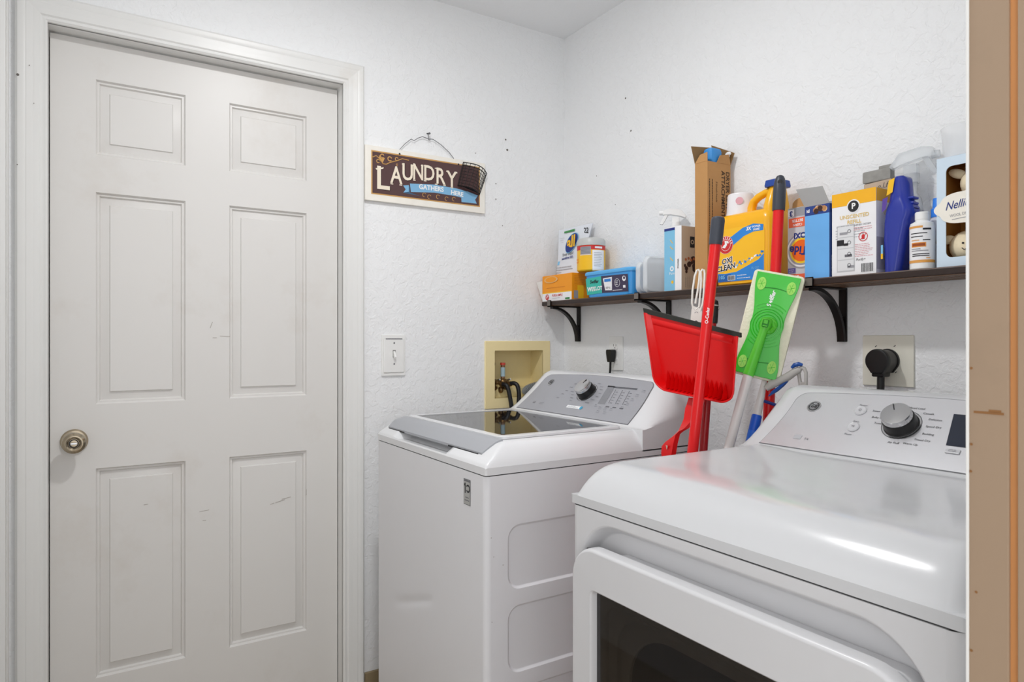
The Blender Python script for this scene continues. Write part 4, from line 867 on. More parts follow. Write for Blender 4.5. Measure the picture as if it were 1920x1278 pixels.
mb.rect(M, .022, .013, mat('box_violet', '#6a62b0', .4), .0006, -.016, -.068); mb.lines(M, .016, 2, .005, WHT, .0014, .0009, -.016, -.066)
mb.rect(M, .048, .015, mat('box_coral', '#ee6a45', .4), .0006, -.002, -.085); mb.lines(M, .036, 2, .006, WHT, .0018, .0009, -.002, -.082)
mb.build('box_body', parent=t)
mb = flap([(1.141, -.108, 1.536), (1.176, -.108, 1.536), (1.177, -.106, 1.550), (1.170, -.104, 1.558), (1.158, -.103, 1.561), (1.147, -.104, 1.557), (1.141, -.106, 1.549)], m=CARD); mb.build('top_flap', parent=t)
# light blue box
t = thing('light_blue_box', 'tall narrow light blue box with dark blue band and open grey flap', 'box', (1.224, -.08, ZS))
mb = MB(); mb.box(1.190, 1.257, -.127, -.035, ZS, 1.529, mat('box_blue_side', '#3c5a9a', .4), .0006); M = FR(1.2235, -.127, 1.437)
LB1 = mat('box_soft_blue', '#6aaeea', .4, var=.12, vscale=12)
mb.rect(M, .0665, .160, LB1, .0004, 0, -.0115); mb.rect(M, .0665, .023, mat('box_deep_blue', '#243f86', .4), .0004, 0, .080)
mb.text(M, 'id', .012, WHITE, .0008, -.024, .080, bold=.03)
for i in range(9): mb.disc(M, .007, random.choice((mat('cookie_dark', '#3b2018', .6), mat('cookie_tan', '#b5804f', .6), mat('cookie_cream', '#d8b48a', .6))), .0006 + i * .00005, -.004 + random.uniform(0, .026), .080 + random.uniform(-.004, .004), n=9)
M2 = SD(1.257, -.08, 1.437); mb.rect(M2, .09, .02, mat('box_deep_blue', '#243f86', .4), .0005, 0, .080); mb.barcode(M2 @ rz(90), .05, .02, WHT, .0008, -.06, .03); mb.lines(M2 @ rz(90), .09, 2, .006, LBL, .0012, .0008, .02, .035)
mb.build('box_body', parent=t)
GF = mat('grey_card_inside', '#b9bab9', .5)
flap([(1.190, -.127, 1.529), (1.257, -.127, 1.529), (1.253, -.150, 1.568), (1.181, -.150, 1.573)], m=GF).build('top_flap', parent=t)
flap([(1.192, -.036, 1.529), (1.256, -.036, 1.529), (1.253, -.040, 1.552), (1.195, -.040, 1.552)], m=GF).build('top_flap', parent=t)
# white and yellow box
t = thing('refill_box', 'white box with yellow top band and black P emblem', 'box', (1.316, -.088, ZS))
mb = MB(); mb.box(1.2615, 1.3705, -.124, -.056, ZS, 1.5465, WHT, .0008); M = FR(1.316, -.124, 1.4465); GLD = mat('print_gold', '#e0c27a', .5); BY = mat('band_yellow', '#f5b417', .4)
mb.rect(M, .1085, .032, BY, .0005, 0, .0840); mb.disc(M, .0165, WHT, .0007, 0, .064); mb.disc(M, .0135, DARK, .0009, 0, .064); mb.text(M, 'P', .019, WHITE, .0011, .0005, .064, bold=.03); 
mb.text(M, 'UNSCENTED', .0125, GLD, .0008, .002, .040, bold=.02); mb.text(M, 'REFILL', .0125, GLD, .0008, .002, .027, bold=.02); mb.text(M, 'HEATED AIR FRESHENER SYSTEM', .0058, INK, .0008, 0, .018); 
for k in range(4): mb.lines(M, .085, 1, .004, GRY, .0012, .0008, -.002, .010 - k * .0065)
mb.rect(M, .045, .112, mat('print_pale_grey', '#c9cacd', .5), .0006, -.019, -.034)
for k in range(4): mb.rect(M, .040, .025, mat('print_picture', '#dfe0e2', .5), .0009, -.019, .006 - .027 * k); mb.rect(M, random.uniform(.010, .02), .006, (GRY, DARK, INK, GRY)[k], .0012, -.024 + .006 * k, .002 - .027 * k); mb.ring(M, .003, .0045, INK, .0012, -.010, .006 - .027 * k)
mb.rect(M, .018, .014, DARK, .0013, -.032, -.020)
mb.ring(M, .0095, .0110, RD, .0009, .024, -.011); mb.rect(M @ T(.024, -.011, 0) @ rz(45), .020, .0014, RD, .0010); mb.flat([(.021, -.017), (.027, -.017), (.028, -.009), (.024, -.004), (.020, -.009)], RD, M, .0008)
for k in range(2): mb.lines(M, .048, 1, .004, mat('print_rose', '#d99aa0', .5), .0012, .0008, .025, .012 - k * .005)
for k in range(8): mb.lines(M, .044, 1, .004, mat('print_rose', '#d99aa0', .5), .0011, .0008, .026, -.028 - k * .0040)
mb.text(M, 'Purify+', .008, DARK, .0009, .018, -.064, shear=.2); mb.rect(M, .032, .022, WHT, .0006, .034, -.084); mb.barcode(M, .029, .020, DARK, .0009, .034, -.084)
M2 = SD(1.3705, -.090, 1.4465); mb.rect(M2, .067, .030, mat('band_yellow_side', '#eeb01c', .4), .0005, 0, .0840); mb.text(M2, 'P', .014, GLD, .0008, .004, .046); mb.ring(M2, .006, .0075, GLD, .0008, .004, .046); mb.rect(M2, .066, .075, mat('side_print', '#b8b5bd', .5), .0005, 0, -.052)
mb.build('box_body', parent=t)
# paper bag behind
t = thing('coffee_bag', 'grey-topped tan bag rolled shut, behind the yellow and white box', 'bag', (1.335, -.028, ZS))
mb = MB(); TAN2 = mat('kraft_tan', '#b5a08c', .7, var=.15)
mb.loft([[(1.300 + a, -.052, z), (1.364 + b_, -.052, z), (1.364 + b_, -.004, z), (1.300 + a, -.004, z)] for a, b_, z in ((0, 0, ZS), (0, 0, 1.54))] + [[(1.296, -.045, 1.575), (1.362, -.045, 1.578), (1.362, -.030, 1.578), (1.296, -.030, 1.575)]], TAN2)
mb.text(FR(1.345, -.050, 1.562), 'e.l.f', .018, DARK, .003, rot=4, shear=.3); mb.build('bag_body', parent=t)
mb = MB(); mb.box(1.292, 1.362, -.047, -.026, 1.577, 1.606, mat('bag_top_grey', '#8f8d88', .55, var=.25, vscale=70, bump=.3), .004); mb.box(1.33, 1.36, -.042, -.03, 1.604, 1.614, mat('bag_top_grey', '#8f8d88', .55), .002); mb.build('rolled_top', parent=t)
# dark blue bottle
t = thing('blue_dish_soap_bottle', 'dark blue plastic bottle with yellow label corner right of white box', 'bottle', (1.405, -.095, ZS))
NB = mat('bottle_navy', '#1a2f9a', .22, var=.03, coat=.3)
mb = MB(); prof = [(ZS, 1.384, 1.420), (ZS + .02, 1.383, 1.424), (1.42, 1.381, 1.432), (1.46, 1.382, 1.440), (1.475, 1.384, 1.446), (1.49, 1.386, 1.446), (1.51, 1.390, 1.437), (1.53, 1.393, 1.435), (1.545, 1.396, 1.434), (1.557, 1.401, 1.431), (1.562, 1.408, 1.426)]
mb.loft([[(p[0], p[1], z) for p in rrect(b_ - a, .056 if z < 1.5 else .044, min(.018, (b_-a)/2-.001), 7, (a + b_)/2, -.096)] for z, a, b_ in prof], NB)
for zz in (1.484, 1.496, 1.508): mb.box(1.43, 1.446, -.110, -.085, zz, zz + .006, NB, .002)
bb = mb.build('bottle_body', parent=t, ang=45)
for q_, m_ in (([(1.3965, -.1186, 1.556), (1.4100, -.1192, 1.560), (1.405, -.1192, 1.528), (1.391, -.1186, 1.522)], YLW), ([(1.3855, -.1248, 1.515), (1.398, -.1250, 1.518), (1.393, -.1250, 1.49), (1.384, -.1248, 1.485)], mat('label_purple', '#5a3f9a', .4)),
              ([(1.3815, -.1242, 1.41), (1.3865, -.1248, 1.41), (1.3865, -.1248, 1.378), (1.3815, -.1242, 1.378)], LBL)):
    mb = MB(); mb.raw(q_, [(0, 3, 2, 1)], m_)
    if m_ is LBL: mb.raw([(1.3815, -.1246, 1.390), (1.3865, -.1252, 1.390), (1.3865, -.1252, 1.378), (1.3815, -.1246, 1.378)], [(0, 3, 2, 1)], YLW)
    mb.build('label', parent=bb)['label'] = 'yellow label corner' if m_ is YLW else ('pale blue and yellow label edge' if m_ is LBL else 'purple label edge')
# clear spray bottle behind
t = thing('clear_spray_bottle', 'clear plastic trigger spray bottle behind the dark blue bottle', 'spray bottle', (1.404, -.035, ZS))
CLB = mat('clear_bottle', '#f2f5f7', .06, trans=.6, ior=1.3, alpha=.75)
mb = MB(); mb.lathe([(0, 0), (.024, 0), (.026, .004), (.026, .14), (.020, .175), (.012, .19), (.012, .215), (0, .215)], CLB, T(1.404, -.034, ZS), 28); mb.build('bottle', parent=t)
SM = T(1.404, -.036, ZS + .232) @ rz(180 + 10)
mb = MB(); mb.cyl((0, 0, -.02), .017, .022, CLB, SM); sprayer(mb, SM, CLB, 1.15); mb.build('spray_head', parent=t)
mb = MB(); nozzle(mb, SM, CLB, 1.0); mb.build('nozzle', parent=t)
mb = MB(); trigger(mb, SM, CLB, 1.15); mb.build('trigger', parent=t)
# small white bottle
t = thing('white_medicine_bottle', 'small white bottle with orange-striped label at front of the shelf', 'bottle', (1.468, -.118, ZS))
WB = mat('bottle_white', '#eeeeec', .3)
BM_ = T(1.4685, -.118, ZS) @ rz(24)
mb = MB(); mb.lathe([(0, 0), (.0225, 0), (.0238, .002), (.0238, .095), (.0225, .101), (.014, .106), (.0125, .108), (0, .108)], WB, BM_, 36); bb = mb.build('bottle_body', parent=t)
mb = MB(); OST = mat('print_orange_stripe', '#e0a050', .4); r = .0238
cyl_dec(mb, BM_, r, -170, -10, .014, .093, WHT, .0003); cyl_dec(mb, BM_, r, -170, -10, .014, .020, OST, .0006); cyl_dec(mb, BM_, r, -170, -85, .0895, .094, OST, .0006); cyl_dec(mb, BM_, r, -140, -70, .048, .058, mat('print_orange_block', '#e8963a', .4), .0006)
cyl_dec(mb, BM_, r, -85, -45, .0845, .0885, DARK, .0007)
for z, a, b_, mm in ((.077, -145, -65, DARK), (.070, -145, -85, DARK), (.062, -140, -100, OST), (.062, -85, -50, DARK), (.043, -140, -95, GRY), (.039, -140, -60, GRY), (.032, -135, -55, DARK), (.028, -135, -55, DARK), (.023, -70, -50, OST)): cyl_dec(mb, BM_, r, a, b_, z, z + .0018, mm, .0009, 8)
cyl_dec(mb, BM_, r, -135, -75, .050, .056, mat('print_brown_word', '#9a4a1a', .4), .0009, 8)
mb.build('label', parent=bb)['label'] = 'white label with orange stripes'
mb = MB(); mb.lathe([(.0125, .108), (.0138, .110), (.0138, .124), (.0125, .126), (0, .1262)], WB, BM_, 28); mb.build('cap', parent=t)
# blue-capped bottle
t = thing('blue_capped_bottle', 'slim floral bottle with bright blue cap behind the small white bottle', 'bottle', (1.478, -.072, ZS)); BM_ = T(1.4790, -.072, ZS)
mb = MB(); mb.lathe([(0, 0), (.017, 0), (.0185, .003), (.0185, .108), (.012, .118), (0, .118)], mat('bottle_grey_white', '#d6d4d8', .3), BM_, 32); bb = mb.build('bottle_body', parent=t)
mb = MB()
for z, a, mm in ((.092, -40, mat('flower_pink', '#d9429a', .5)), (.086, -25, mat('flower_pink', '#d9429a', .5)), (.045, -40, RD), (.040, -20, RD), (.022, -35, YLW), (.030, -15, GRN), (.095, -15, mat('flower_pink', '#d9429a', .5))): cyl_dec(mb, BM_, .0185, a - 12, a + 10, z, z + .010, mm, .0006, 5)
for k, ch in enumerate('LIVE'): mb.text(BM_ @ rz(62) @ FR(0, -.0195, .058 + .009 * (3 - k)) , ch, .010, DARK, .0004, bold=.02)
mb.build('label', parent=bb)
mb = MB(); mb.lathe([(0, .118), (.0135, .118), (.0135, .136), (.0105, .139), (.0095, .160), (0, .161)], mat('cap_bright_blue', '#3f8cf0', .35), BM_, 28); mb.build('cap', parent=t)
# dryer-ball gift box
t = thing('dryer_ball_box', 'pale blue window box of cream wool dryer balls at shelf right end', 'box', (1.575, -.08, ZS))
PB = mat('box_pale_blue', '#cfe0ee', .45, var=.02); IN = mat('box_inside_ochre', '#b07a34', .7)
x0, x1, z0, z1 = 1.504, 1.640, ZS, 1.578; mb = MB()
ring_loft(mb, [[(p[0], p[1], o) for p in pp_] for pp_, o in ((rrect(x1-x0, z1-z0, .001, 5, (x0+x1)/2, (z0+z1)/2), -.002), (rrect(x1-x0, z1-z0, .001, 5, (x0+x1)/2, (z0+z1)/2), 0), (rrect(.104, .192, .012, 5, 1.574, 1.462), 0), (rrect(.104, .192, .012, 5, 1.574, 1.462), -.002))], PB, FR(0, -.130, 0))
mb.box(x0, x0 + .002, -.128, -.030, z0, z1, PB); mb.box(x1 - .002, x1, -.128, -.030, z0, z1, PB); mb.box(x0, x1, -.128, -.030, z1 - .002, z1, PB); mb.box(x0, x1, -.128, -.030, z0, z0 + .002, PB)
mb.build('box_shell', parent=t)
mb = MB(); mb.box(x0 + .003, x1 - .003, -.034, -.031, z0 + .003, z1 - .003, IN); mb.box(x0 + .0025, x0 + .004, -.126, -.034, z0 + .003, z1 - .003, IN); mb.box(x1 - .004, x1 - .0025, -.126, -.034, z0 + .003, z1 - .003, IN); mb.box(x0 + .004, x1 - .004, -.126, -.034, z1 - .0045, z1 - .003, IN); mb.build('box_lining', parent=t)
mb = MB(); cp_ = []
for i in range(64):
    a = 2 * math.pi * i / 64; rr_ = 1 + .10 * abs(math.sin(3.5 * a)); cp_.append((1.572 + .066 * rr_ * math.cos(a), 1.468 + .033 * rr_ * math.sin(a)))
mb.prism(cp_, 0, .0015, mat('cloud_cream', '#f3eee2', .45), FR(0, -.131, 0))
mb.text(FR(0, -.1325, 0), "Nellie's", .024, NAVY, .0005, 1.521, 1.472, shear=.45, rot=6, bold=.005, align='LEFT', sx=.8); mb.text(FR(0, -.1325, 0), 'WOOL DRYERBALLS', .0085, GRY, .0005, 1.531, 1.452, rot=4, align='LEFT', sx=.8); mb.rect(FR(0, -.1325, 0) @ T(1.560, 1.446, 0) @ rz(4), .05, .0012, GRY, .0005)
mb.build('cloud_label', parent=t)['label'] = 'cream cloud-shaped label with blue script'
WOOL = mat('cream_wool', '#efe0c0', .85, var=.06, vscale=60, bump=.4, bscale=120)
for nm, cx_, cz_, lab_, up in (('upper', 1.566, 1.523, 'cream wool ball with pointed ears in the top of the window box', 1), ('lower', 1.5445, 1.391, 'cream wool ball with a stitched smile at bottom of the window box', 0)):
    b_ = thing('wool_dryer_ball', lab_, 'dryer ball', (cx_, -.084, cz_ - .032), 'wool balls in the window box')
    mb = MB(); mb.ball((cx_, -.084, cz_), (.034, .034, .0335), WOOL, n=28); hd = mb.build('ball_body', parent=b_, ang=60)
    for sgn in (-1, 1):
        mb = MB(); M = T(cx_ + sgn * .030, -.094, cz_ + (.016 if up else .014)) @ Matrix.Rotation(R(sgn * (-25 if up else 10)), 4, 'Y')
        mb.ball((sgn * .009, 0, .004), (.020, .006, .010), WOOL, M, 14); mb.build('ear', parent=b_)
    mb = MB(); f = T(cx_, -.084, cz_) @ rz(22 if not up else 5)
    def onb(px_, pz_): return (px_, -math.sqrt(max(0, .0345**2 - px_**2 - pz_**2)), pz_)
    for px_, pz_ in ((-.008, .004), (.010, .006)):
        if up: mb.tube([onb(px_ - .004, pz_ - .003), onb(px_, pz_), onb(px_ + .005, pz_ - .003)], .0008, DARK, f, 6); mb.tube([onb(px_, pz_), onb(px_ - .003, pz_ + .006)], .0006, DARK, f, 6)
        else: mb.ball(onb(px_, pz_), .0022, DARK, f, 10)
    mb.tube([onb(-.010, -.006), onb(-.006, -.010), onb(-.001, -.008), onb(.002, -.005), onb(.004, -.009), onb(.009, -.009)], .0008, DARK, f, 6); mb.build('stitched_face', parent=b_)
mb = MB(); mb.ball((1.576, -.072, 1.458), (.033, .030, .031), WOOL, n=24)
tag(mb.build('wool_dryer_ball', origin=(1.576, -.078, 1.427)), 'cream wool ball half hidden by the cloud label of the window box', 'dryer ball', 'wool balls in the window box')
# cup
mb = MB(); mb.lathe([(0, 0), (.042, 0), (.0435, .002), (.050, .066), (.0505, .068), (.049, .068), (.0425, .004), (0, .003)], mat('frosted_cup', '#eef0f2', .15, alpha=.45, ior=1.3), T(1.541, -.075, 1.5785), 40)
tag(mb.build('measuring_cup', origin=(1.541, -.075, 1.5785)), 'clear plastic cup standing on top of the pale blue box', 'cup')
# ------------------------------------------------------------------ cleaning tools between the machines
REDP = mat('red_pole_enamel', '#e0040a', .3, coat=.1, var=.01); REDD = mat('dark_red_pole', '#a00c14', .3); SLATE = mat('slate_plastic', '#3a3e48', .4); RPL = mat('red_dustpan_plastic', '#d80508', .33, var=.02, coat=.05)
def pole(mb, a, b, r, m, ext=True):
    a, b = Vector(a), Vector(b); f = a + (b - a) * ((a.z - .002) / (a.z - b.z)) if ext else b
    mb.tube([a, f], r, m, seg=20); return a, (b - a).normalized()
def along(a, b, z): a, b = Vector(a), Vector(b); return a + (b - a) * ((a.z - z) / (a.z - b.z))
# red broom pole in front of the dustpan
A_, B_ = (1.141, -.392, 1.484), (1.101, -.435, .928)
t = thing('broom', 'bright red broom pole with short slate cap in front of the dustpan', 'broom', tuple(along(A_, B_, 0)))
mb = MB(); pole(mb, along(A_, B_, 1.430), B_, .0130, REDP)
mb.text(frame(along(A_, B_, 1.25) + Vector((.0104, -.0104, 0)) * .0, (-.07, -.08, -1), (.77, .64, 0)) @ T(0, 0, .0137) , 'O-Cedar', .0105, WHITE, .0002, bold=.02, rot=180); mb.build('pole', parent=t)
mb = MB(); mb.tube([along(A_, B_, z) for z in (1.420, 1.424, 1.478, 1.484, 1.4865)], [.0150, .0158, .0160, .0145, .009], SLATE, seg=24); mb.build('end_cap', parent=t)
# red pole behind the mop
A_, B_ = (1.133, -.147, 1.619), (1.128, -.190, .970)
t = thing('long_handled_brush', 'tall red pole with long dark hanging cap behind the green mop head', 'brush', tuple(along(A_, B_, 0)))
mb = MB(); pole(mb, along(A_, B_, 1.535), B_, .0135, REDP); mb.build('pole', parent=t)
mb = MB(); mb.tube([along(A_, B_, z) for z in (1.527, 1.530, 1.575, 1.595, 1.610, 1.617, 1.6195)], [.0152, .0160, .0160, .0150, .012, .0085, .004], SLATE, seg=24)
mb.build('hanging_cap', parent=t)
mb = MB(); c = along(A_, B_, 1.600); mb.lathe([(0, 0), (.006, 0), (.006, .001), (0, .001)], BLACK, frame(c, (.80, .6, 0), (0, -.07, 1)) @ T(0, 0, .0140)); mb.build('hang_hole', parent=t)
# dark red pole with black grip
A_, B_ = (1.022, -.270, 1.301), (1.0355, -.325, .9135)
t = thing('black_grip_pole', 'dark red pole with short black grip peeking out behind the broom pole', 'pole', tuple(along(A_, B_, 0)))
mb = MB(); pole(mb, along(A_, B_, 1.24), B_, .0105, REDD); mb.build('pole', parent=t)
mb = MB(); mb.tube([along(A_, B_, z) for z in (1.236, 1.240, 1.286, 1.295, 1.299)], [.0125, .0135, .0130, .011, .006], BLACK, seg=20); mb.tube([along(A_, B_, 1.281) + Vector((-.012, -.006, -.003)), along(A_, B_, 1.277) + Vector((.012, .008, -.002))], .0042, mat('grip_band_grey', '#a8a6a2', .4), seg=8)
mb.tube([along(A_, B_, 1.284), along(A_, B_, 1.281)], .0137, mat('grip_band_grey', '#a8a6a2', .4), seg=20); mb.build('grip', parent=t)
# --- dustpan
TL, TR, BL, BR = Vector((.901, -.400, 1.267)), Vector((1.166, -.345, 1.201)), Vector((.930, -.372, 1.070)), Vector((1.160, -.340, 1.043))
NV = (TR - TL).cross(BL - TL).normalized()
if NV.y > 0: NV = -NV
def dp(u, v, h=0): return TL.lerp(TR, u).lerp(BL.lerp(BR, u), v) + NV * h
t = thing('dustpan', 'red plastic dustpan held upside down with its mouth edge up', 'dustpan', tuple(dp(.5, 1)))
mb = MB(); N = 24
def edge_v(u):    # rounded lower corners
    k = .10; d = min(u, 1 - u)
    return 1 - (.14 * (1 - math.sqrt(max(0, 1 - ((k - d) / k) ** 2))) if d < k else 0)
us = [0, .01, .025, .05, .075, .1] + [.1 + .8 * i / 14 for i in range(1, 15)] + [.925, .95, .975, .99, 1]
vs2 = [i / 10 for i in range(11)]
def wall_h(u):    # side walls rise to the edges (flared), floor flat between
    return 0
fl = lambda u, v: (.055 + .89 * u, v)
mb.grid(us, vs2, lambda u, v: dp(.06 * (1 - 0) + .88 * u, v * edge_v(u) * .985), RPL)
mb.grid(us, vs2, lambda u, v: dp(.06 + .88 * u, v * edge_v(u) * .985, -.0025), RPL)
# flared rim wall around both sides and the back
bnd = [(.06, v / 12 * edge_v(0) * .985, -1, 0) for v in range(13)]
bnd += [(.06 + .88 * u, edge_v(u) * .985, -max(0, 1 - u / .1), 1 - max(0, 1 - u / .1)) for u in us if 0 < u <= .5] 
bnd += [(.06 + .88 * u, edge_v(u) * .985, max(0, 1 - (1 - u) / .1), 1 - max(0, 1 - (1 - u) / .1)) for u in us if .5 < u < 1]
bnd += [(.94, v / 12 * edge_v(0) * .985, 1, 0) for v in range(12, -1, -1)]
for h0 in (0, .0022):
    idx = list(range(len(bnd)))
    mb.grid(idx, [0, .33, .66, 1], lambda i, a: dp(bnd[i][0] + bnd[i][2] * .052 * a, bnd[i][1] + bnd[i][3] * .022 * a, .030 * a * (.25 + .75 * bnd[i][1]) - h0), RPL)
mb.tube([dp(b[0] + b[2] * .052, b[1] + b[3] * .022, .030 * (.25 + .75 * b[1])) for b in bnd], .0022, RPL, seg=6)
# raised band near the mouth
mb.grid([i / 10 for i in range(11)], [0, .3, .7, 1], lambda u, a: dp(.07 + .86 * u, .06 + .09 * a, .003 * math.sin(math.pi * min(1, max(0, a)))), RPL)
bd = mb.build('pan', parent=t, ang=50)
mb = MB()
for s_ in range(14):
    u = .15 + .70 * s_ / 13
    a = dp(u - .018, .93, .001); b = dp(u + .018, .93, .001); p = dp(u, .74, .002); q_ = dp(u, .95, .022); q2 = dp(u, .985, .026)
    mb.raw([a, b, p, q_, q2, dp(u - .018, .985, .004), dp(u + .018, .985, .004)], [(0, 3, 2), (3, 1, 2), (0, 5, 4, 3), (3, 4, 6, 1)], RPL)
mb.build('comb_teeth', parent=bd)
mb = MB(); LIP = mat('black_rubber_lip', '#2a2c28', .8, var=.3, vscale=80)
mb.loft([[dp(u, -.055, -.003), dp(u, -.055, .003), dp(u, .012, .004), dp(u, .012, -.004)] for u in (-.01, .25, .5, .75, 1.01)], LIP); mb.build('rubber_lip', parent=t)
mb = MB()
def band(c, wv, th, nrm=(-.35, -.93, 0)):
    c = Vector(c); w_ = Vector(wv); n_ = Vector(nrm).normalized() * th
    return [c - w_ + n_, c + w_ + n_, c + w_ - n_, c - w_ - n_]
hs = [((1.048, -.362, 1.046), (.019, .005, 0), .004), ((1.045, -.372, 1.02), (.018, .004, 0), .005), ((1.043, -.385, .99), (.013, .0, 0), .006), ((1.038, -.40, .968), (.013, -.004, .004), .006), ((1.028, -.412, .955), (.015, -.002, .010), .006), ((1.018, -.418, .945), (.018, 0, .012), .006), ((1.012, -.422, .928), (.020, 0, .006), .006), ((1.010, -.424, .906), (.018, 0, .002), .006), ((1.010, -.425, .88), (.012, 0, 0), .004)]
sm = []
for i in range(len(hs) - 1):
    for k in range(4): u = k / 4; sm.append(band(Vector(hs[i][0]).lerp(Vector(hs[i+1][0]), u), Vector(hs[i][1]).lerp(Vector(hs[i+1][1]), u), hs[i][2]))
mb.loft(sm, RPL); mb.flat([(-.006, .005), (.006, .005), (0, -.006)], mat('recycle_mark', '#c9b8a8', .5), frame((1.011, -.4305, .922), (.93, -.35, 0), (0, 0, 1)), .0006)
mb.build('handle', parent=t)
# --- slotted white plastic tool behind the dustpan
t = thing('slotted_white_tool', 'flat white plastic tool with two long slotted prongs behind dustpan', 'tool', (.938, -.24, 1.06))
s = .00147; FT = frame((.938, -.24, 1.314), (.769, .698, 0), (0, .03, 1)); WP = mat('tool_white', '#f1efe8', .35)
mb = MB()
def px(l): return [(FT @ Vector((a * s, -b * s, 0))) for a, b in l]
mb.tube(px([(-10, 14), (-9, -10), (-5, -38), (-1, -49), (2, -50), (4, -46), (3, -30), (0, -8), (-4, 14)]), .0028, WP, seg=8)
mb.tube(px([(-4, 26), (3, 20), (5, -5), (7, -30), (6, -46), (9, -50), (12, -49), (13, -42), (12, -20), (11, 0), (9, 16), (4, 30)]), .0028, WP, seg=8)
mb.tube(px([(-10, 14), (-8, 22), (-4, 26)]), .0028, WP, seg=8)
lo = [(-13.5, 56), (7, 56), (8, 30), (7, 24), (-9, 18), (-11, 26)]
mb.prism([(a * s, -b * s) for a, b in lo], -.002, .002, WP, FT, .0006)
mb.prism([(a * s, -b * s) for a, b in [(-13.5, 56), (7, 56), (5, 175), (-15, 175)]], -.002, .002, WP, FT, .0006)
mb.disc(FT, .005, INK, .0026, -2.5 * s, -51 * s, 16, .008); mb.ring(FT, .004, .0055, GRY, .0024, -2 * s, -33 * s, 14, 20, 160); mb.tube(px([(8, 32), (12, 31)]), .001, WP, seg=6)
mb.tube([FT @ Vector((-5 * s, -170 * s, 0)), (.925, -.26, .6), (.930, -.30, .004)], .004, WP, seg=8)
mb.build('prongs', parent=t)
# --- flat mop
t = thing('flat_floor_mop', 'flat floor mop turned head up, green plate on a cream pad, white pole', 'mop', (.950, -.497, 0))
nn = Vector((.55, -.83, .05)).normalized(); rr0 = Vector((.83, .55, 0)).normalized(); z0_ = nn.cross(rr0)
if z0_.z < 0: z0_ = -z0_
up = z0_ * math.cos(R(14.5)) + rr0 * math.sin(R(14.5)); rt = rr0 * math.cos(R(13)) - z0_ * math.sin(R(13))
MM = frame((1.142, -.213, 1.229), rt, up)
PAD = mat('mop_pad_cream', '#ecead2', .9, var=.08, vscale=140, bump=.9, bscale=160); GR1 = mat('mop_green', '#36c22e', .25, var=.02, coat=.3); GR2 = mat('mop_green_light', '#5fcf3c', .3); GR3 = mat('grip_green', '#a6e66a', .6, var=.2, vscale=90, bump=.5)
mb = MB(); mb.prism(rrect(.122, .272, .010, 4), -.012, .004, PAD, MM, .004)
pd = mb.build('cleaning_pad', parent=t)
mb = MB()
def half(v): # hourglass half width
    a = abs(v) / .128; return .0405 + .0135 * sstep((a - .15) / .75)
ol = []; n = 30
for i in range(n + 1): v = -.130 + .260 * i / n; ol.append((half(v) - .002, v))
ol2 = [(-x, v) for x, v in ol[::-1]]
mb.prism(ol + ol2, .004, .010, GR1, MM, .0015)
for r_ in (.019, .026, .033, .039):
    pts = [(r_ * math.cos(R(a)), r_ * 1.05 * math.sin(R(a)), .0100) for a in range(0, 361, 15)]; mb.tube([MM @ Vector(p) for p in pts], .0014, GR1, seg=6)
for sg_ in (1, -1):
    for r_ in (.048, .056):
        pts = [(r_ * math.cos(R(a)), sg_ * r_ * math.sin(R(a)), .0098) for a in range(50, 131, 10)]; mb.tube([MM @ Vector(p) for p in pts], .0013, GR1, seg=6)
    mb.tube([MM @ Vector((x, sg_ * (.093 + .002 * math.cos(x * 80)), .010)) for x in (-.026, -.013, 0, .013, .026)], .0011, mat('mop_green_dark', '#1f8a22', .4), seg=6)
mb.text(MM @ T(-.004, .067, 0), 'Swiffer', .015, WHITE, .0104, rot=84, bold=.03, shear=.2)
pl = mb.build('mop_plate', parent=t)
for sx_ in (-1, 1):
    for sy_ in (-1, 1):
        mb = MB(); M = MM @ T(sx_ * .0355, sy_ * .101, .0100) @ rz(0); mb.prism([(.0105 * math.cos(R(a)), .0165 * math.sin(R(a))) for a in range(0, 360, 15)], 0, .0015, GR3, M, .0006)
        for k in range(6):
            a = R(60 * k + 15); mb.tube([M @ Vector((0, 0, .0016)), M @ Vector((.008 * math.cos(a), .012 * math.sin(a), .0016))], .0005, GR1, seg=4)
        mb.build('cloth_gripper', parent=pl)
J = MM @ Vector((-.002, .002, .016)); NE = Vector((1.128, -.268, 1.104)); PB_ = Vector((1.101, -.305, .927))
mb = MB(); mb.lathe([(0, .010), (.022, .010), (.020, .014), (.012, .017), (0, .017)], GR2, MM @ T(.004, 0, 0), 28)
mb.tube([MM @ Vector((.014, .008, .012)), MM @ Vector((.020, -.002, .020)), MM @ Vector((.014, -.012, .014))], .006, GR2, seg=8); mb.build('swivel_joint', parent=t)
mb = MB(); d = (NE - J).normalized(); Mn = frame(J, d.cross(nn) * -1, d)
mb.tube([J - d * .016, J - d * .012, J + d * .004, J + d * .016, J + d * .03, NE], [.010, .0135, .0145, .0105, .0100, .0135], GR2, seg=16, ry=1)
mb.box(-.0075, .0075, -.010, .009, .012, .0165, mat('mop_green_dark', '#1f8a22', .4), .002, M=frame(J + nn * .002, rt, -d)); mb.box(-.0055, .0055, -.003, .008, .0155, .018, GR2, .002, M=frame(J + nn * .002, rt, -d)); mb.box(-.0055, .0055, -.009, -.006, .0155, .018, GR2, .001, M=frame(J + nn * .002, rt, -d))
mb.build('neck', parent=t)
mb = MB(); f_ = NE + (PB_ - NE) * ((NE.z - .002) / (NE.z - PB_.z)); mb.tube([NE - (NE - J).normalized() * .004, NE + (PB_ - NE) * .1, f_], .0118, mat('mop_pole_white', '#ecebe9', .3), seg=20); mb.build('pole', parent=t)
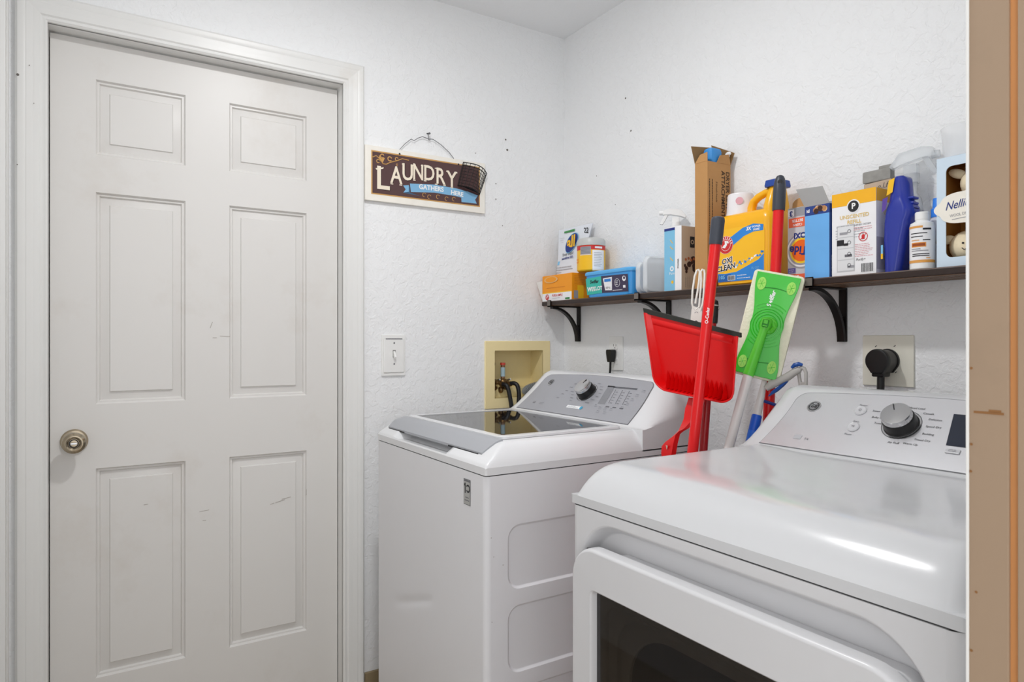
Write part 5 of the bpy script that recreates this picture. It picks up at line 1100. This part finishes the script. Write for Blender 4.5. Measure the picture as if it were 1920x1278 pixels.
# --- white pole with blue grip
A_, B_ = (1.1325, -.206, 1.10), (1.121, -.241, .952)
t = thing('blue_collar_wand', 'white wand with bright blue collar left of the red pole', 'wand', (1.165, -.33, 0))
WW = mat('wand_white', '#e8e7e5', .3); BC = mat('collar_blue', '#1f62dc', .35)
mb = MB(); mb.tube([along(A_, B_, z) for z in (1.10, 1.095, 1.05, .985)], [.004, .006, .009, .0110], WW, seg=18); mb.build('upper_wand', parent=t)
mb = MB(); mb.tube([along(A_, B_, z) for z in (1.003, 1.000, .966, .962)], [.0105, .0125, .0130, .0125], BC, seg=20); mb.tube([along(A_, B_, z) for z in (.963, .90)], .0135, mat('collar_blue_light', '#2f78ec', .35), seg=20); mb.build('collar', parent=t)
mb = MB(); mb.tube([along(A_, B_, .90), Vector((1.165, -.33, .003))], .010, WW, seg=16); mb.build('lower_pole', parent=t)
# --- grey curved scrubber with blue inserts
t = thing('curved_scrub_brush', 'grey curved handle with blue inserts hooked above the dryer console', 'brush', (1.19, -.175, 1.0))
GB = mat('scrubber_grey', '#b4b1ad', .4); BI = mat('insert_blue', '#1b4fa0', .35)
mb = MB(); arm = [(1.150, -.228, 1.070), (1.160, -.220, 1.081), (1.172, -.205, 1.090), (1.187, -.190, 1.102), (1.198, -.180, 1.113), (1.208, -.174, 1.1195)]
mb.tube(arm, [.007, .0105, .010, .010, .009, .008], GB, seg=14, ry=.8)
mb.tube([(1.205, -.174, 1.115), (1.211, -.172, 1.124), (1.218, -.171, 1.122), (1.2225, -.170, 1.112), (1.2225, -.170, 1.090), (1.221, -.170, 1.06), (1.215, -.170, 1.0)], [.006, .0052, .0048, .0044, .0044, .005, .006], GB, seg=10)
mb.tube([(1.204, -.174, 1.115), (1.2045, -.171, 1.100), (1.207, -.170, 1.083), (1.211, -.170, 1.06)], [.005, .0042, .0046, .006], GB, seg=10)
mb.loft([[(1.204, -.168, z), (1.224, -.168, z), (1.224, -.173, z), (1.204, -.173, z)] for z in (1.0, 1.088)], GB); mb.build('arm', parent=t)
mb = MB(); mb.tube([(1.193, -.186, 1.123), (1.199, -.182, 1.130), (1.208, -.178, 1.133), (1.216, -.174, 1.131)], [.003, .0055, .0055, .003], BI, seg=10); mb.build('upper_insert', parent=t)
mb = MB(); mb.loft([[tuple(Vector(p) + Vector((0, dy_, 0))) for p in ((1.159, -.232, 1.052), (1.166, -.225, 1.066), (1.178, -.212, 1.080), (1.190, -.200, 1.090), (1.182, -.206, 1.078), (1.172, -.218, 1.064))] for dy_ in (0, .008)], BI); mb.build('lower_insert', parent=t)
mb = MB(); mb.tube([(1.150, -.235, 1.040), (1.19, -.20, 1.022), (1.205, -.182, 1.005), (1.21, -.175, .97)], .0040, NAVY, seg=8); mb.build('lower_loop', parent=t)
